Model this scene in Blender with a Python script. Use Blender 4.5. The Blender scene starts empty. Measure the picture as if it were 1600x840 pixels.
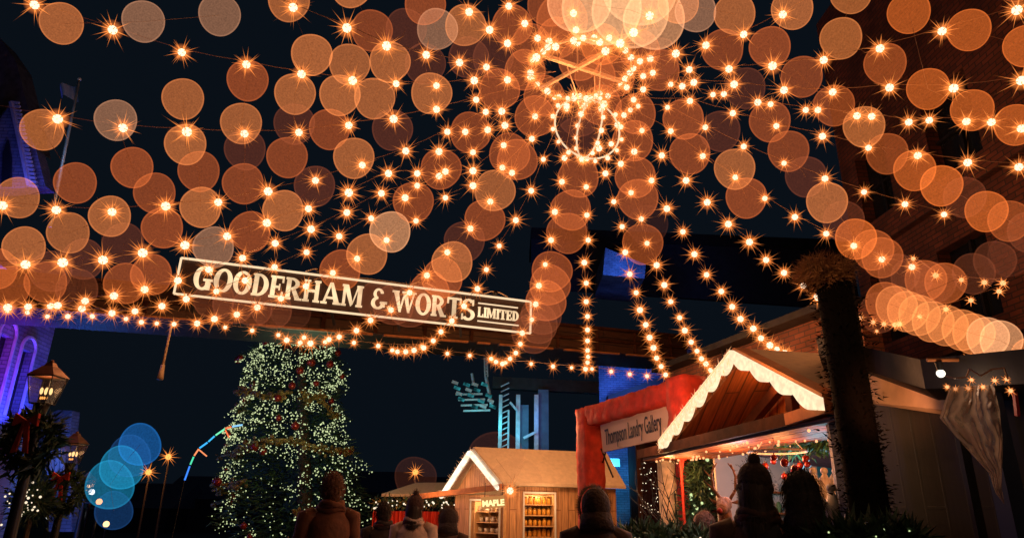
import bpy, math, random
from mathutils import Vector, Matrix, noise
random.seed(7)
R = math.radians
S = bpy.context.scene
C = S.collection
# ------------------------------------------------------------------ camera
FPX, PITCH, ROLL, CAMZ = 1067.0, R(19.6), R(0.8), 1.5
cd = bpy.data.cameras.new('camera'); cam = bpy.data.objects.new('camera', cd); C.objects.link(cam)
cd.sensor_width = 36.0; cd.lens = FPX / 1600 * 36.0; cd.clip_start = 0.05; cd.clip_end = 3000
fw = Vector((0, math.cos(PITCH), math.sin(PITCH))); up0 = Vector((0, -math.sin(PITCH), math.cos(PITCH))); rt0 = Vector((1, 0, 0))
rt = rt0 * math.cos(ROLL) + up0 * math.sin(ROLL); up = -rt0 * math.sin(ROLL) + up0 * math.cos(ROLL)
M = Matrix((rt, up, -fw)).transposed().to_4x4(); M.translation = Vector((0, 0, CAMZ)); cam.matrix_world = M
S.camera = cam
def ray(px, py): return fw + rt * ((px - 800) / FPX) - up * ((py - 420) / FPX)
def at(px, py, Y):
    d = ray(px, py); return Vector((0, 0, CAMZ)) + d * (Y / d.y)
def atz(px, py, z):
    d = ray(px, py); return Vector((0, 0, CAMZ)) + d * ((z - CAMZ) / d.z)
S.view_settings.view_transform = 'Standard'; S.view_settings.look = 'None'
S.view_settings.exposure = 0; S.view_settings.gamma = 1; S.view_settings.use_curve_mapping = False
cy = S.cycles
cy.max_bounces = 40; cy.diffuse_bounces = 2; cy.glossy_bounces = 2; cy.transmission_bounces = 4
cy.transparent_max_bounces = 96; cy.sample_clamp_indirect = 1.5; cy.sample_clamp_direct = 8
cy.use_denoising = True; cy.caustics_reflective = False; cy.caustics_refractive = False
# ------------------------------------------------------------------ world
W = bpy.data.worlds.new('World'); S.world = W; W.use_nodes = True
nt = W.node_tree; nt.nodes.clear()
sky = nt.nodes.new('ShaderNodeTexSky'); sky.sky_type = 'NISHITA'; sky.sun_disc = False
sky.sun_elevation = R(-4); sky.sun_rotation = R(200)
mul = nt.nodes.new('ShaderNodeVectorMath'); mul.operation = 'MULTIPLY'; mul.inputs[1].default_value = (.02, .02, .02)
add = nt.nodes.new('ShaderNodeVectorMath'); add.operation = 'ADD'; add.inputs[1].default_value = (.0026, .0048, .0082)
bg = nt.nodes.new('ShaderNodeBackground'); bg.inputs[1].default_value = 1
wo = nt.nodes.new('ShaderNodeOutputWorld')
nt.links.new(sky.outputs[0], mul.inputs[0]); nt.links.new(mul.outputs[0], add.inputs[0])
nt.links.new(add.outputs[0], bg.inputs[0]); nt.links.new(bg.outputs[0], wo.inputs[0])
# ------------------------------------------------------------------ materials
MATS = {}
def mat(name, col, rough=.7, metal=0, nscale=0, namt=.3, bump=0, spec=.5, alpha=None):
    if name in MATS: return MATS[name]
    m = bpy.data.materials.new(name); m.use_nodes = True; t = m.node_tree; b = t.nodes['Principled BSDF']
    b.inputs['Base Color'].default_value = (*col, 1); b.inputs['Roughness'].default_value = rough
    b.inputs['Metallic'].default_value = metal; b.inputs['Specular IOR Level'].default_value = spec
    if nscale:
        tc = t.nodes.new('ShaderNodeTexCoord'); n = t.nodes.new('ShaderNodeTexNoise')
        n.inputs['Scale'].default_value = nscale; n.inputs['Detail'].default_value = 6
        t.links.new(tc.outputs['Object'], n.inputs['Vector'])
        r = t.nodes.new('ShaderNodeMapRange'); r.inputs['From Min'].default_value = .3; r.inputs['From Max'].default_value = .7
        r.inputs['To Min'].default_value = 1 - namt; r.inputs['To Max'].default_value = 1 + namt
        t.links.new(n.outputs['Fac'], r.inputs['Value'])
        v = t.nodes.new('ShaderNodeVectorMath'); v.operation = 'SCALE'; v.inputs[0].default_value = col
        t.links.new(r.outputs['Result'], v.inputs['Scale']); t.links.new(v.outputs[0], b.inputs['Base Color'])
        if bump:
            bp = t.nodes.new('ShaderNodeBump'); bp.inputs['Strength'].default_value = bump; bp.inputs['Distance'].default_value = .02
            t.links.new(n.outputs['Fac'], bp.inputs['Height']); t.links.new(bp.outputs[0], b.inputs['Normal'])
    if alpha is not None: b.inputs['Alpha'].default_value = alpha
    MATS[name] = m; return m
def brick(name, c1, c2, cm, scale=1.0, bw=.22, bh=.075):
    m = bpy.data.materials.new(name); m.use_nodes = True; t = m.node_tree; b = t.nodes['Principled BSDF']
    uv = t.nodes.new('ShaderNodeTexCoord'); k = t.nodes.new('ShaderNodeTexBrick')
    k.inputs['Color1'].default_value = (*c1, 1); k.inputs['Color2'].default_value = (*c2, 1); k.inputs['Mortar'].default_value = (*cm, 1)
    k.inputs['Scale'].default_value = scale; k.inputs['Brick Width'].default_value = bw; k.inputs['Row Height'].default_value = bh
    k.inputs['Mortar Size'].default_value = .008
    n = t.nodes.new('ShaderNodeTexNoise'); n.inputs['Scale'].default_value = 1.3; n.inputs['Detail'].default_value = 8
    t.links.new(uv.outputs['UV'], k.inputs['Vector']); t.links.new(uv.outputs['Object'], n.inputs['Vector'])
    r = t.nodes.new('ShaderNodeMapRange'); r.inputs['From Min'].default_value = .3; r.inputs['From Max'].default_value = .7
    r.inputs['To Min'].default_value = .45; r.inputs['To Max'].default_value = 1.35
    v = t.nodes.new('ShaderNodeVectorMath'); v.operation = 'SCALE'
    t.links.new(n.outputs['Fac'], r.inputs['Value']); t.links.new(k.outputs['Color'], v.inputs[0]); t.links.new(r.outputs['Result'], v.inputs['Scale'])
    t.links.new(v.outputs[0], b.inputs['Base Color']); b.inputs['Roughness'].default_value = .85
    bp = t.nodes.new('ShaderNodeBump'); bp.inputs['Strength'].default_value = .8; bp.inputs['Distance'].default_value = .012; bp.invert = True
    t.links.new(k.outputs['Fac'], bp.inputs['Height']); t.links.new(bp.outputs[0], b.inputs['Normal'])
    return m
def planks(name, c1, c2, gap, w=.14, vertical=True, rough=.6):
    """boards with a dark seam and grain, laid along the wall's own UV"""
    m = bpy.data.materials.new(name); m.use_nodes = True; t = m.node_tree; b = t.nodes['Principled BSDF']
    uv = t.nodes.new('ShaderNodeTexCoord'); mp = t.nodes.new('ShaderNodeMapping')
    if vertical: mp.inputs['Rotation'].default_value = (0, 0, R(90))
    k = t.nodes.new('ShaderNodeTexBrick'); k.inputs['Brick Width'].default_value = 3.1; k.inputs['Row Height'].default_value = w
    k.inputs['Scale'].default_value = 1; k.inputs['Mortar Size'].default_value = .008
    k.inputs['Color1'].default_value = (*c1, 1); k.inputs['Color2'].default_value = (*c2, 1); k.inputs['Mortar'].default_value = (*gap, 1)
    mp2 = t.nodes.new('ShaderNodeMapping'); mp2.inputs['Scale'].default_value = (1.5, 22, 1)
    n = t.nodes.new('ShaderNodeTexNoise'); n.inputs['Scale'].default_value = 2.2; n.inputs['Detail'].default_value = 8
    r = t.nodes.new('ShaderNodeMapRange'); r.inputs['From Min'].default_value = .3; r.inputs['From Max'].default_value = .7
    r.inputs['To Min'].default_value = .55; r.inputs['To Max'].default_value = 1.3
    v = t.nodes.new('ShaderNodeVectorMath'); v.operation = 'SCALE'
    L = t.links.new
    L(uv.outputs['UV'], mp.inputs[0]); L(mp.outputs[0], k.inputs['Vector']); L(mp.outputs[0], mp2.inputs[0]); L(mp2.outputs[0], n.inputs['Vector'])
    L(n.outputs['Fac'], r.inputs['Value']); L(k.outputs['Color'], v.inputs[0]); L(r.outputs['Result'], v.inputs['Scale']); L(v.outputs[0], b.inputs['Base Color'])
    b.inputs['Roughness'].default_value = rough
    bp = t.nodes.new('ShaderNodeBump'); bp.inputs['Strength'].default_value = .6; bp.inputs['Distance'].default_value = .01; bp.invert = True
    L(k.outputs['Fac'], bp.inputs['Height']); L(bp.outputs[0], b.inputs['Normal'])
    return m
def emis(name, col, st=1.0, nscale=0, namt=.3):
    if name in MATS: return MATS[name]
    m = bpy.data.materials.new(name); m.use_nodes = True; t = m.node_tree; t.nodes.clear()
    e = t.nodes.new('ShaderNodeEmission'); e.inputs[0].default_value = (*col, 1); e.inputs[1].default_value = st
    o = t.nodes.new('ShaderNodeOutputMaterial'); t.links.new(e.outputs[0], o.inputs[0])
    if nscale:
        tc = t.nodes.new('ShaderNodeTexCoord'); n = t.nodes.new('ShaderNodeTexNoise'); n.inputs['Scale'].default_value = nscale
        r = t.nodes.new('ShaderNodeMapRange'); r.inputs['From Min'].default_value = .35; r.inputs['From Max'].default_value = .65
        r.inputs['To Min'].default_value = st * (1 - namt); r.inputs['To Max'].default_value = st * (1 + namt)
        t.links.new(tc.outputs['Object'], n.inputs['Vector']); t.links.new(n.outputs['Fac'], r.inputs['Value']); t.links.new(r.outputs[0], e.inputs[1])
    m.cycles.emission_sampling = 'NONE'; MATS[name] = m; return m
def bokeh_mat():
    """lens bokeh disc as a thin translucent glowing shell: brightness and hue per disc from the object's own colour"""
    m = bpy.data.materials.new('translucent bokeh shell'); m.use_nodes = True; t = m.node_tree; t.nodes.clear(); L = t.links.new
    oi = t.nodes.new('ShaderNodeObjectInfo'); lw = t.nodes.new('ShaderNodeLayerWeight'); lw.inputs[0].default_value = .5
    tc = t.nodes.new('ShaderNodeTexCoord'); n = t.nodes.new('ShaderNodeTexNoise'); n.inputs['Scale'].default_value = 13; n.inputs['Detail'].default_value = 4
    L(tc.outputs['Object'], n.inputs['Vector'])
    r = t.nodes.new('ShaderNodeMapRange'); r.inputs['From Min'].default_value = .3; r.inputs['From Max'].default_value = .7
    r.inputs['To Min'].default_value = .68; r.inputs['To Max'].default_value = 1.28; L(n.outputs['Fac'], r.inputs['Value'])
    rim = t.nodes.new('ShaderNodeMapRange'); rim.inputs['From Min'].default_value = .60; rim.inputs['From Max'].default_value = .70
    rim.inputs['To Min'].default_value = .45; rim.inputs['To Max'].default_value = .74; L(lw.outputs['Facing'], rim.inputs['Value'])
    mu = t.nodes.new('ShaderNodeMath'); mu.operation = 'MULTIPLY'; L(r.outputs[0], mu.inputs[0]); L(rim.outputs[0], mu.inputs[1])
    e = t.nodes.new('ShaderNodeEmission'); L(oi.outputs['Color'], e.inputs[0]); L(mu.outputs[0], e.inputs[1])
    tr = t.nodes.new('ShaderNodeBsdfTransparent'); tr.inputs[0].default_value = (.95, .95, .95, 1)
    a = t.nodes.new('ShaderNodeAddShader'); L(e.outputs[0], a.inputs[0]); L(tr.outputs[0], a.inputs[1])
    o = t.nodes.new('ShaderNodeOutputMaterial'); L(a.outputs[0], o.inputs[0]); m.cycles.emission_sampling = 'NONE'; return m
def halo_mat():
    """lens glow round a bulb put into a shell, strongest through its middle"""
    m = bpy.data.materials.new('bulb glow halo'); m.use_nodes = True; t = m.node_tree; t.nodes.clear(); L = t.links.new
    lw = t.nodes.new('ShaderNodeLayerWeight'); lw.inputs[0].default_value = .5
    inv = t.nodes.new('ShaderNodeMath'); inv.operation = 'SUBTRACT'; inv.inputs[0].default_value = 1; L(lw.outputs['Facing'], inv.inputs[1])
    p = t.nodes.new('ShaderNodeMath'); p.operation = 'POWER'; p.inputs[1].default_value = 3.0; L(inv.outputs[0], p.inputs[0])
    s = t.nodes.new('ShaderNodeMath'); s.operation = 'MULTIPLY'; s.inputs[1].default_value = .42; L(p.outputs[0], s.inputs[0])
    e = t.nodes.new('ShaderNodeEmission'); e.inputs[0].default_value = (1, .25, .045, 1); L(s.outputs[0], e.inputs[1])
    tr = t.nodes.new('ShaderNodeBsdfTransparent'); a = t.nodes.new('ShaderNodeAddShader'); L(e.outputs[0], a.inputs[0]); L(tr.outputs[0], a.inputs[1])
    o = t.nodes.new('ShaderNodeOutputMaterial'); L(a.outputs[0], o.inputs[0]); m.cycles.emission_sampling = 'NONE'; return m
def spike_mat(name='lens starburst spike', col=(1, .27, .055), k=1.5, rad=.22):  # glow fading outward, for a bulb's lens starburst
    m = bpy.data.materials.new(name); m.use_nodes = True; t = m.node_tree; t.nodes.clear(); L = t.links.new
    tc = t.nodes.new('ShaderNodeTexCoord'); ln = t.nodes.new('ShaderNodeVectorMath'); ln.operation = 'LENGTH'; L(tc.outputs['Object'], ln.inputs[0])
    r = t.nodes.new('ShaderNodeMapRange'); r.inputs['From Min'].default_value = .03; r.inputs['From Max'].default_value = rad
    r.inputs['To Min'].default_value = k; r.inputs['To Max'].default_value = k * .12; L(ln.outputs['Value'], r.inputs['Value'])
    e = t.nodes.new('ShaderNodeEmission'); e.inputs[0].default_value = (*col, 1); L(r.outputs[0], e.inputs[1])
    o = t.nodes.new('ShaderNodeOutputMaterial'); L(e.outputs[0], o.inputs[0]); m.cycles.emission_sampling = 'NONE'; return m
def film_mat():
    m = bpy.data.materials.new('clear plastic film'); m.use_nodes = True; t = m.node_tree; t.nodes.clear(); L = t.links.new
    tr = t.nodes.new('ShaderNodeBsdfTransparent'); tr.inputs[0].default_value = (.8, .78, .75, 1)
    d = t.nodes.new('ShaderNodeBsdfPrincipled'); d.inputs['Base Color'].default_value = (.5, .33, .24, 1); d.inputs['Roughness'].default_value = .42
    tl = t.nodes.new('ShaderNodeBsdfTranslucent'); tl.inputs[0].default_value = (.7, .6, .5, 1)
    a = t.nodes.new('ShaderNodeMixShader'); a.inputs[0].default_value = .4; L(d.outputs[0], a.inputs[1]); L(tl.outputs[0], a.inputs[2])
    lw = t.nodes.new('ShaderNodeLayerWeight'); lw.inputs[0].default_value = .4
    r = t.nodes.new('ShaderNodeMapRange'); r.inputs['To Min'].default_value = .26; r.inputs['To Max'].default_value = .95; L(lw.outputs['Facing'], r.inputs['Value'])
    x = t.nodes.new('ShaderNodeMixShader'); L(r.outputs[0], x.inputs[0]); L(tr.outputs[0], x.inputs[1]); L(a.outputs[0], x.inputs[2])
    o = t.nodes.new('ShaderNodeOutputMaterial'); L(x.outputs[0], o.inputs[0]); return m
M_DARKSTEEL = mat('weathered dark steel', (.022, .019, .018), .6, .3, 5, .4, .4)
M_TIMBER = planks('aged brown timber', (.085, .034, .016), (.06, .025, .012), (.012, .007, .005), .16, False)
M_ORSTEEL = mat('lamplit orange steel', (.45, .17, .06), .5, .2, 8, .3)  # warm light on the bridge edge put into the colour
M_WIRE = mat('brown festoon cable', (.28, .16, .09), .5)
M_BLACK = mat('black painted iron', (.02, .02, .022), .45, .4, 12, .3)
M_BRICK = brick('red brown brick', (.26, .085, .04), (.17, .055, .03), (.08, .05, .04))
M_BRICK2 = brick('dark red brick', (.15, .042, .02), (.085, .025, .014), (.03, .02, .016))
M_BRICKB = brick('painted grey brick', (.17, .17, .22), (.12, .12, .16), (.075, .075, .10))
M_TRIMB = mat('grey stone trim', (.32, .31, .36), .7, 0, 5, .2)
M_PLANKV = planks('orange stained pine boards', (.42, .13, .038), (.30, .085, .025), (.12, .04, .014), .13, True)
M_PLANKW = planks('pale gold pine boards', (.62, .33, .15), (.54, .27, .12), (.36, .17, .07), .13, True)
M_PLANKH = planks('pine soffit boards', (.50, .14, .035), (.38, .10, .025), (.05, .02, .01), .11, False)
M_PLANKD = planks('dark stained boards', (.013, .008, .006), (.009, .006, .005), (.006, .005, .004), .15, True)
M_BEAM = mat('dark stained beam', (.06, .022, .010), .8, 0, 9, .35, .3, .1)
M_BRACE = mat('dark red stained brace', (.06, .016, .007), .8, 0, 9, .3, 0, .1)
M_ORBEAM = mat('honey pine rail', (.5, .17, .045), .7, 0, 9, .3, .3)
M_ROOF = mat('cream felt roofing', (.66, .50, .35), .85, 0, 14, .10, .2)
M_WHITEP = mat('white painted board', (.72, .70, .66), .6, 0, 6, .06)
M_RED = mat('red velour fabric', (.62, .045, .018), .75, 0, 7, .35, 1.0)
M_PANEL = mat('cream sign panel', (.78, .62, .48), .7, 0, 3, .05)
M_INK = mat('black lettering', (.015, .012, .012), .5)
M_CURT = mat('purple corrugated ceiling', (.20, .11, .15), .5, 0, 20, .25)
M_GREEN = mat('fir needles', (.035, .085, .035), .6, 0, 5, .4)
M_GREEN2 = mat('dark fir needles', (.02, .05, .025), .6, 0, 5, .4)
M_BARK = mat('conifer bark', (.09, .06, .04), .9, 0, 15, .4, .6)
M_GOLD = mat('gold mesh ribbon', (.24, .15, .04), .35, .5, 30, .5, 1)
M_BAUB = mat('red glass bauble', (.30, .025, .015), .2, .4)
M_SKIN = mat('skin', (.45, .26, .19), .55, 0, 20, .06)
M_BIRCH = mat('pale birch bark', (.62, .48, .32), .7, 0, 14, .35, .4)
M_GLASS = mat('smoky lantern glass', (.03, .02, .015), .15, 0, alpha=.35)
M_COPPER = mat('copper lantern roof', (.30, .12, .06), .4, .6, 8, .3)
M_GROUND = brick('wet cobbles', (.06, .055, .055), (.045, .042, .045), (.02, .02, .02), 1, .2, .12)
E_CORE = emis('warm bulb filament glass', (1.0, .80, .56), 1.5)
E_SMALL = emis('small amber bulb', (1.0, .42, .17), 1.7)
E_TREE = emis('pale green white fairy light', (.86, 1.0, .50), .85, 40, .45)
E_LETTER = emis('lit cream letters', (1.0, .68, .38), 1.15, 3.2, .3)
E_FRAME = emis('lit sign border tube', (1.0, .70, .42), 1.1)
E_SNOW = emis('glowing white scalloped trim', (1.0, .72, .44), 1.25, 22, .14)
E_TUBE = emis('bright white rope light', (1.0, .84, .60), 1.7, 8, .3)
E_FLAME = emis('gas flame', (1.0, .55, .22), 2.4)
E_ORANGE = emis('sodium lamp', (1.0, .36, .08), 2.0)
E_WHITE = emis('cool white lamp', (.9, .95, 1.0), 1.7)
E_GREENY = emis('soft green yellow fairy light', (.8, 1.0, .45), .9)
E_SIGNY = emis('yellow lit letters', (1.0, .83, .36), 1.5)
M_BOKEH = bokeh_mat(); M_HALO = halo_mat(); M_SPIKE = spike_mat(); M_FILM = film_mat()
# ------------------------------------------------------------------ mesh builder
class MB:
    def __init__(s): s.v = []; s.f = []; s.m = []; s.mats = []
    def _mi(s, m):
        if m not in s.mats: s.mats.append(m)
        return s.mats.index(m)
    def raw(s, vs, fs, m):
        o = len(s.v); k = s._mi(m); s.v += [Vector(v) for v in vs]
        for f in fs: s.f.append([o + i for i in f]); s.m.append(k)
        return s
    def box(s, lo, hi, m, mtx=None):
        x0, y0, z0 = lo; x1, y1, z1 = hi
        vs = [Vector(p) for p in ((x0,y0,z0),(x1,y0,z0),(x1,y1,z0),(x0,y1,z0),(x0,y0,z1),(x1,y0,z1),(x1,y1,z1),(x0,y1,z1))]
        if mtx: vs = [mtx @ v for v in vs]
        return s.raw(vs, [(3,2,1,0),(4,5,6,7),(0,1,5,4),(1,2,6,5),(2,3,7,6),(3,0,4,7)], m)
    def bar(s, a, b, w, h, m, upv=(0, 0, 1)):
        a, b = Vector(a), Vector(b); d = (b - a).normalized(); u = Vector(upv)
        sd = d.cross(u)
        if sd.length < 1e-4: sd = d.cross(Vector((1, 0, 0)))
        sd.normalize(); u = sd.cross(d).normalized()
        vs = [p + sd * (w / 2 * i) + u * (h / 2 * j) for p in (a, b) for i, j in ((-1,-1),(1,-1),(1,1),(-1,1))]
        return s.raw(vs, [(3,2,1,0),(4,5,6,7),(0,1,5,4),(1,2,6,5),(2,3,7,6),(3,0,4,7)], m)
    def tube(s, pts, r, m, n=6, cap=True):
        pts = [Vector(p) for p in pts]; rs = r if isinstance(r, (list, tuple)) else [r] * len(pts)
        o = len(s.v); k = s._mi(m); ref = None
        for i, p in enumerate(pts):
            d = (pts[min(i + 1, len(pts) - 1)] - pts[max(i - 1, 0)])
            d = d.normalized() if d.length > 1e-9 else Vector((0, 0, 1))
            if ref is None: ref = d.orthogonal().normalized()
            ref = (ref - d * ref.dot(d)); ref = ref.normalized() if ref.length > 1e-6 else d.orthogonal().normalized()
            w = d.cross(ref)
            for j in range(n):
                a = 2 * math.pi * j / n; s.v.append(p + (ref * math.cos(a) + w * math.sin(a)) * rs[i])
        for i in range(len(pts) - 1):
            for j in range(n):
                s.f.append([o + i*n + j, o + i*n + (j+1) % n, o + (i+1)*n + (j+1) % n, o + (i+1)*n + j]); s.m.append(k)
        if cap:
            s.f.append([o + j for j in reversed(range(n))]); s.m.append(k)
            s.f.append([o + (len(pts)-1)*n + j for j in range(n)]); s.m.append(k)
        return s
    def sph(s, c, r, m, nu=10, nv=6, mtx=None):
        rx, ry, rz = r if isinstance(r, (list, tuple)) else (r, r, r); c = Vector(c); vs = []; fs = []
        vs.append(c + Vector((0, 0, rz)))
        for i in range(1, nv):
            t = math.pi * i / nv
            for j in range(nu):
                a = 2 * math.pi * j / nu
                vs.append(c + Vector((rx * math.sin(t) * math.cos(a), ry * math.sin(t) * math.sin(a), rz * math.cos(t))))
        vs.append(c - Vector((0, 0, rz))); L = len(vs) - 1
        for j in range(nu): fs.append((0, 1 + j, 1 + (j+1) % nu)); fs.append((L, 1 + (nv-2)*nu + (j+1) % nu, 1 + (nv-2)*nu + j))
        for i in range(nv - 2):
            for j in range(nu): fs.append((1+i*nu+j, 1+(i+1)*nu+j, 1+(i+1)*nu+(j+1) % nu, 1+i*nu+(j+1) % nu))
        if mtx: vs = [mtx @ v for v in vs]
        return s.raw(vs, fs, m)
    def prism(s, poly, ext, m):
        """polygon (3D points) extruded by vector"""
        n = len(poly); p = [Vector(q) for q in poly]; e = Vector(ext)
        vs = p + [q + e for q in p]
        fs = [tuple(range(n))[::-1], tuple(range(n, 2*n))] + [(i, (i+1) % n, n + (i+1) % n, n + i) for i in range(n)]
        return s.raw(vs, fs, m)
    def build(s, name, parent=None, smooth=False, loc=None):
        org = parent.get('_loc') if parent else None
        off = Vector(org) if org else (Vector(loc) if loc else Vector((0, 0, 0)))
        me = bpy.data.meshes.new(name)
        me.from_pydata([v - off for v in s.v], [], s.f)
        for m in s.mats: me.materials.append(m)
        me.polygons.foreach_set('material_index', s.m)
        if smooth: me.polygons.foreach_set('use_smooth', [True] * len(s.f))
        me.update()
        uvl = me.uv_layers.new(name='UVMap')
        for p in me.polygons:
            n = p.normal
            if abs(n.z) > .85: ax, bx = Vector((1, 0, 0)), Vector((0, 1, 0))
            else:
                ax = Vector((-n.y, n.x, 0)).normalized(); bx = n.cross(ax)
            for li in p.loop_indices:
                co = me.vertices[me.loops[li].vertex_index].co + off
                uvl.data[li].uv = (co.dot(ax), co.dot(bx))
        o = bpy.data.objects.new(name, me); C.objects.link(o)
        if parent: o.parent = parent
        else: o.location = off; o['_loc'] = list(off)
        if parent: o['_loc'] = list(off)
        return o
def tag(o, label=None, cat=None, group=None, kind=None):
    if label: o['label'] = label
    if cat: o['category'] = cat
    if group: o['group'] = group
    if kind: o['kind'] = kind
    return o
def thing(name, loc, label, cat, group=None):
    o = bpy.data.objects.new(name, None); o.empty_display_size = .2; o.location = loc; C.objects.link(o); o['_loc'] = list(loc)
    return tag(o, label, cat, group)
def inst(name, me, loc, parent, rot=(0, 0, 0), sc=1, col=None):
    o = bpy.data.objects.new(name, me); C.objects.link(o); o.parent = parent
    o.location = Vector(loc) - Vector(parent['_loc']) if parent else Vector(loc); o.rotation_euler = rot
    o.scale = (sc, sc, sc) if not isinstance(sc, tuple) else sc
    if col: o.color = (*col, 1)
    return o
def mesh_only(mb, name, smooth=False):
    o = mb.build(name, smooth=smooth); me = o.data; bpy.data.objects.remove(o); return me
def light(p, e, col, r=.1, spot=None, aim=None):
    l = bpy.data.lights.new('lamp', 'SPOT' if spot else 'POINT'); l.energy = e; l.color = col; l.shadow_soft_size = r
    o = bpy.data.objects.new('lamp', l); C.objects.link(o); o.location = p
    if spot:
        l.spot_size = R(spot); l.spot_blend = .7; o.rotation_euler = (Vector(aim) - Vector(p)).to_track_quat('-Z', 'Y').to_euler()
    return o
def lerp(a, b, t): return a + (b - a) * t
# ------------------------------------------------------------------ ground
g = MB(); g.raw([(-400, -60, 0), (400, -60, 0), (400, 900, 0), (-400, 900, 0)], [(0, 1, 2, 3)], M_GROUND)
tag(g.build('ground'), 'dark wet cobbled ground of the market lane', kind='structure')
# ------------------------------------------------------------------ bulb meshes with lens starburst spikes and glow halos
def burst(n, rin, rout, w, seed, m):  # lens starburst shaped as thin glowing needles
    rnd = random.Random(seed); b = MB(); ga = math.pi * (3 - 5 ** .5)
    for i in range(n):
        z = 1 - 2 * (i + .5) / n; rr = math.sqrt(max(0, 1 - z*z)); a = ga * i + rnd.uniform(-.12, .12)
        d = Vector((rr * math.cos(a), rr * math.sin(a), z)); L = rout * rnd.uniform(.66, 1.08)
        p = d.orthogonal().normalized(); q = d.cross(p)
        base = [d * rin + (p * math.cos(t) + q * math.sin(t)) * w for t in (0, 2.094, 4.189)]
        b.raw(base + [d * L], [(0, 1, 3), (1, 2, 3), (2, 0, 3), (2, 1, 0)], m)
    return b
def bulb_mesh(seed, r=.040, spikes=24, rout=.17):
    b = burst(spikes, r * .7, rout, .0058, seed, M_SPIKE)
    b.sph((0, 0, 0), r, E_CORE, 12, 8); b.sph((0, 0, 0), r * 2.4, M_HALO, 16, 10)
    b.tube([(0, 0, r * .7), (0, 0, r * 1.7)], .012, M_BLACK, 6)
    return mesh_only(b, 'bulb', True)
BULBS = [bulb_mesh(i, .046, 20 + 3 * (i % 2), .24 + .015 * (i % 3)) for i in range(5)]
bs = burst(18, .02, .07, .004, 3, M_SPIKE); bs.sph((0, 0, 0), .022, E_SMALL, 10, 6); BULB_S = mesh_only(bs, 'small_bulb', True)
bs = MB(); bs.sph((0, 0, 0), .012, E_CORE, 8, 5); BULB_T = mesh_only(bs, 'fairy_bulb', True)
bs = MB(); bs.sph((0, 0, 0), .012, E_SMALL, 8, 5); BULB_TA = mesh_only(bs, 'fairy_bulb', True)
HUB = at(908, 112, 8.0)
def string(label, pts, y0, y1, hub=True, ext=None, sc=1.0, small=False, name='string_light', group='strings of bulbs fanning out from the hanging ring', ease=1.0, yend=None):
    """pts run from the hub outwards; depth goes y0 -> y1"""
    n = len(pts); P = [at(px, py, lerp(y0, y1, ((i + 1) / n) ** ease)) for i, (px, py) in enumerate(pts)]
    W_ = ([HUB + (P[0] - HUB).normalized() * .5] if hub else []) + P + ([at(*ext)] if ext else [])
    t = thing(name, W_[0], label, 'string lights', group)
    w = MB()
    for a, b_ in zip(W_[:-1], W_[1:]):
        d = (b_ - a).length; up_ = Vector((0, 0, .045))
        w.tube([a + up_, (a + b_) / 2 + up_ - Vector((0, 0, d * .02)), b_ + up_], .0035, M_WIRE, 4)
    w.build('cable', t)
    for p in P:
        if small: inst('bulb', BULB_S, p, t, (0, 0, random.uniform(0, 6)), sc * random.uniform(.85, 1.15))
        else: inst('bulb', random.choice(BULBS), p, t, (random.uniform(-.4, .4), random.uniform(-.4, .4), random.uniform(0, 6.28)), sc * random.uniform(.85, 1.1))
    return t
ST = 'amber bulb string '
string(ST + 'along the very top left, running above the flagpole', [(741,126),(682,134),(619,131),(551,126),(471,116),(385,101),(284,82),(176,47),(54,8)], 7.6, 5.6, ext=(-40, -20, 5.4))
string(ST + 'crossing from the top left past the topmost pale disc', [(793,125),(760,105),(718,98),(666,86),(604,72),(542,44),(458,12)], 7.6, 5.6, ext=(380, -20, 5.4))
string(ST + 'passing in front of the flagpole top at left', [(744,156),(682,171),(615,186),(545,196),(467,207),(382,209),(292,206),(192,200),(90,186)], 7.8, 6.0, ext=(-30, 165, 5.8))
string(ST + 'ending low at the left edge under the blue gable', [(759,175),(699,206),(634,236),(566,258),(493,282),(419,299),(341,316),(259,322),(175,331),(88,328),(4,321)], 7.9, 6.2, ext=(-40, 318, 6.1))
string(ST + 'running just above the far left end of the lit sign', [(784,174),(762,203),(727,206),(686,237),(652,271),(607,271),(545,301),(482,326),(417,348),(355,369),(289,383),(223,395),(161,406),(98,410),(40,413)], 8.1, 6.8, ext=(-30, 412, 6.6))
string(ST + 'touching the top left corner of the lit sign', [(789,196),(739,238),(696,268),(652,290),(596,302),(542,332),(486,358),(430,380),(379,403),(326,421),(278,438),(226,452),(178,462),(133,470),(90,477),(44,479),(12,480)], 8.3, 8.6, ext=(-40, 478, 8.4))
string(ST + 'passing over the letter G of the lit sign', [(787,227),(739,267),(686,275),(633,309),(580,341),(530,369),(479,394),(429,417),(383,438),(338,455),(291,467),(253,478),(211,486),(175,489),(128,482),(79,478)], 8.4, 9.2)
string(ST + 'dropping over the letters E and R of the lit sign', [(831,217),(785,262),(739,290),(696,309),(650,345),(604,375),(558,404),(520,426),(478,447),(439,466),(402,480),(370,491),(335,498),(308,505)], 8.5, 10.4)
string(ST + 'falling across the ampersand of the lit sign to the tree top', [(836,182),(800,270),(766,315),(735,357),(699,394),(667,430),(640,457),(611,484),(579,500),(557,516),(530,526),(514,530),(485,536),(469,535),(448,531)], 8.5, 11.0, sc=.95)
string(ST + 'falling across the end of the word before LIMITED', [(849,249),(830,298),(806,344),(780,384),(760,421),(746,451),(725,478),(706,501),(689,518),(677,532),(662,543),(647,547),(634,549),(621,549),(613,547)], 8.6, 11.8, sc=.9)
string(ST + 'hugging the right end of the lit sign', [(882,247),(878,284),(867,331),(861,375),(852,413),(842,446),(837,475),(831,499),(816,520),(813,537),(806,551),(797,560),(785,568),(775,565),(768,560)], 8.7, 12.2, sc=.95)
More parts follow.
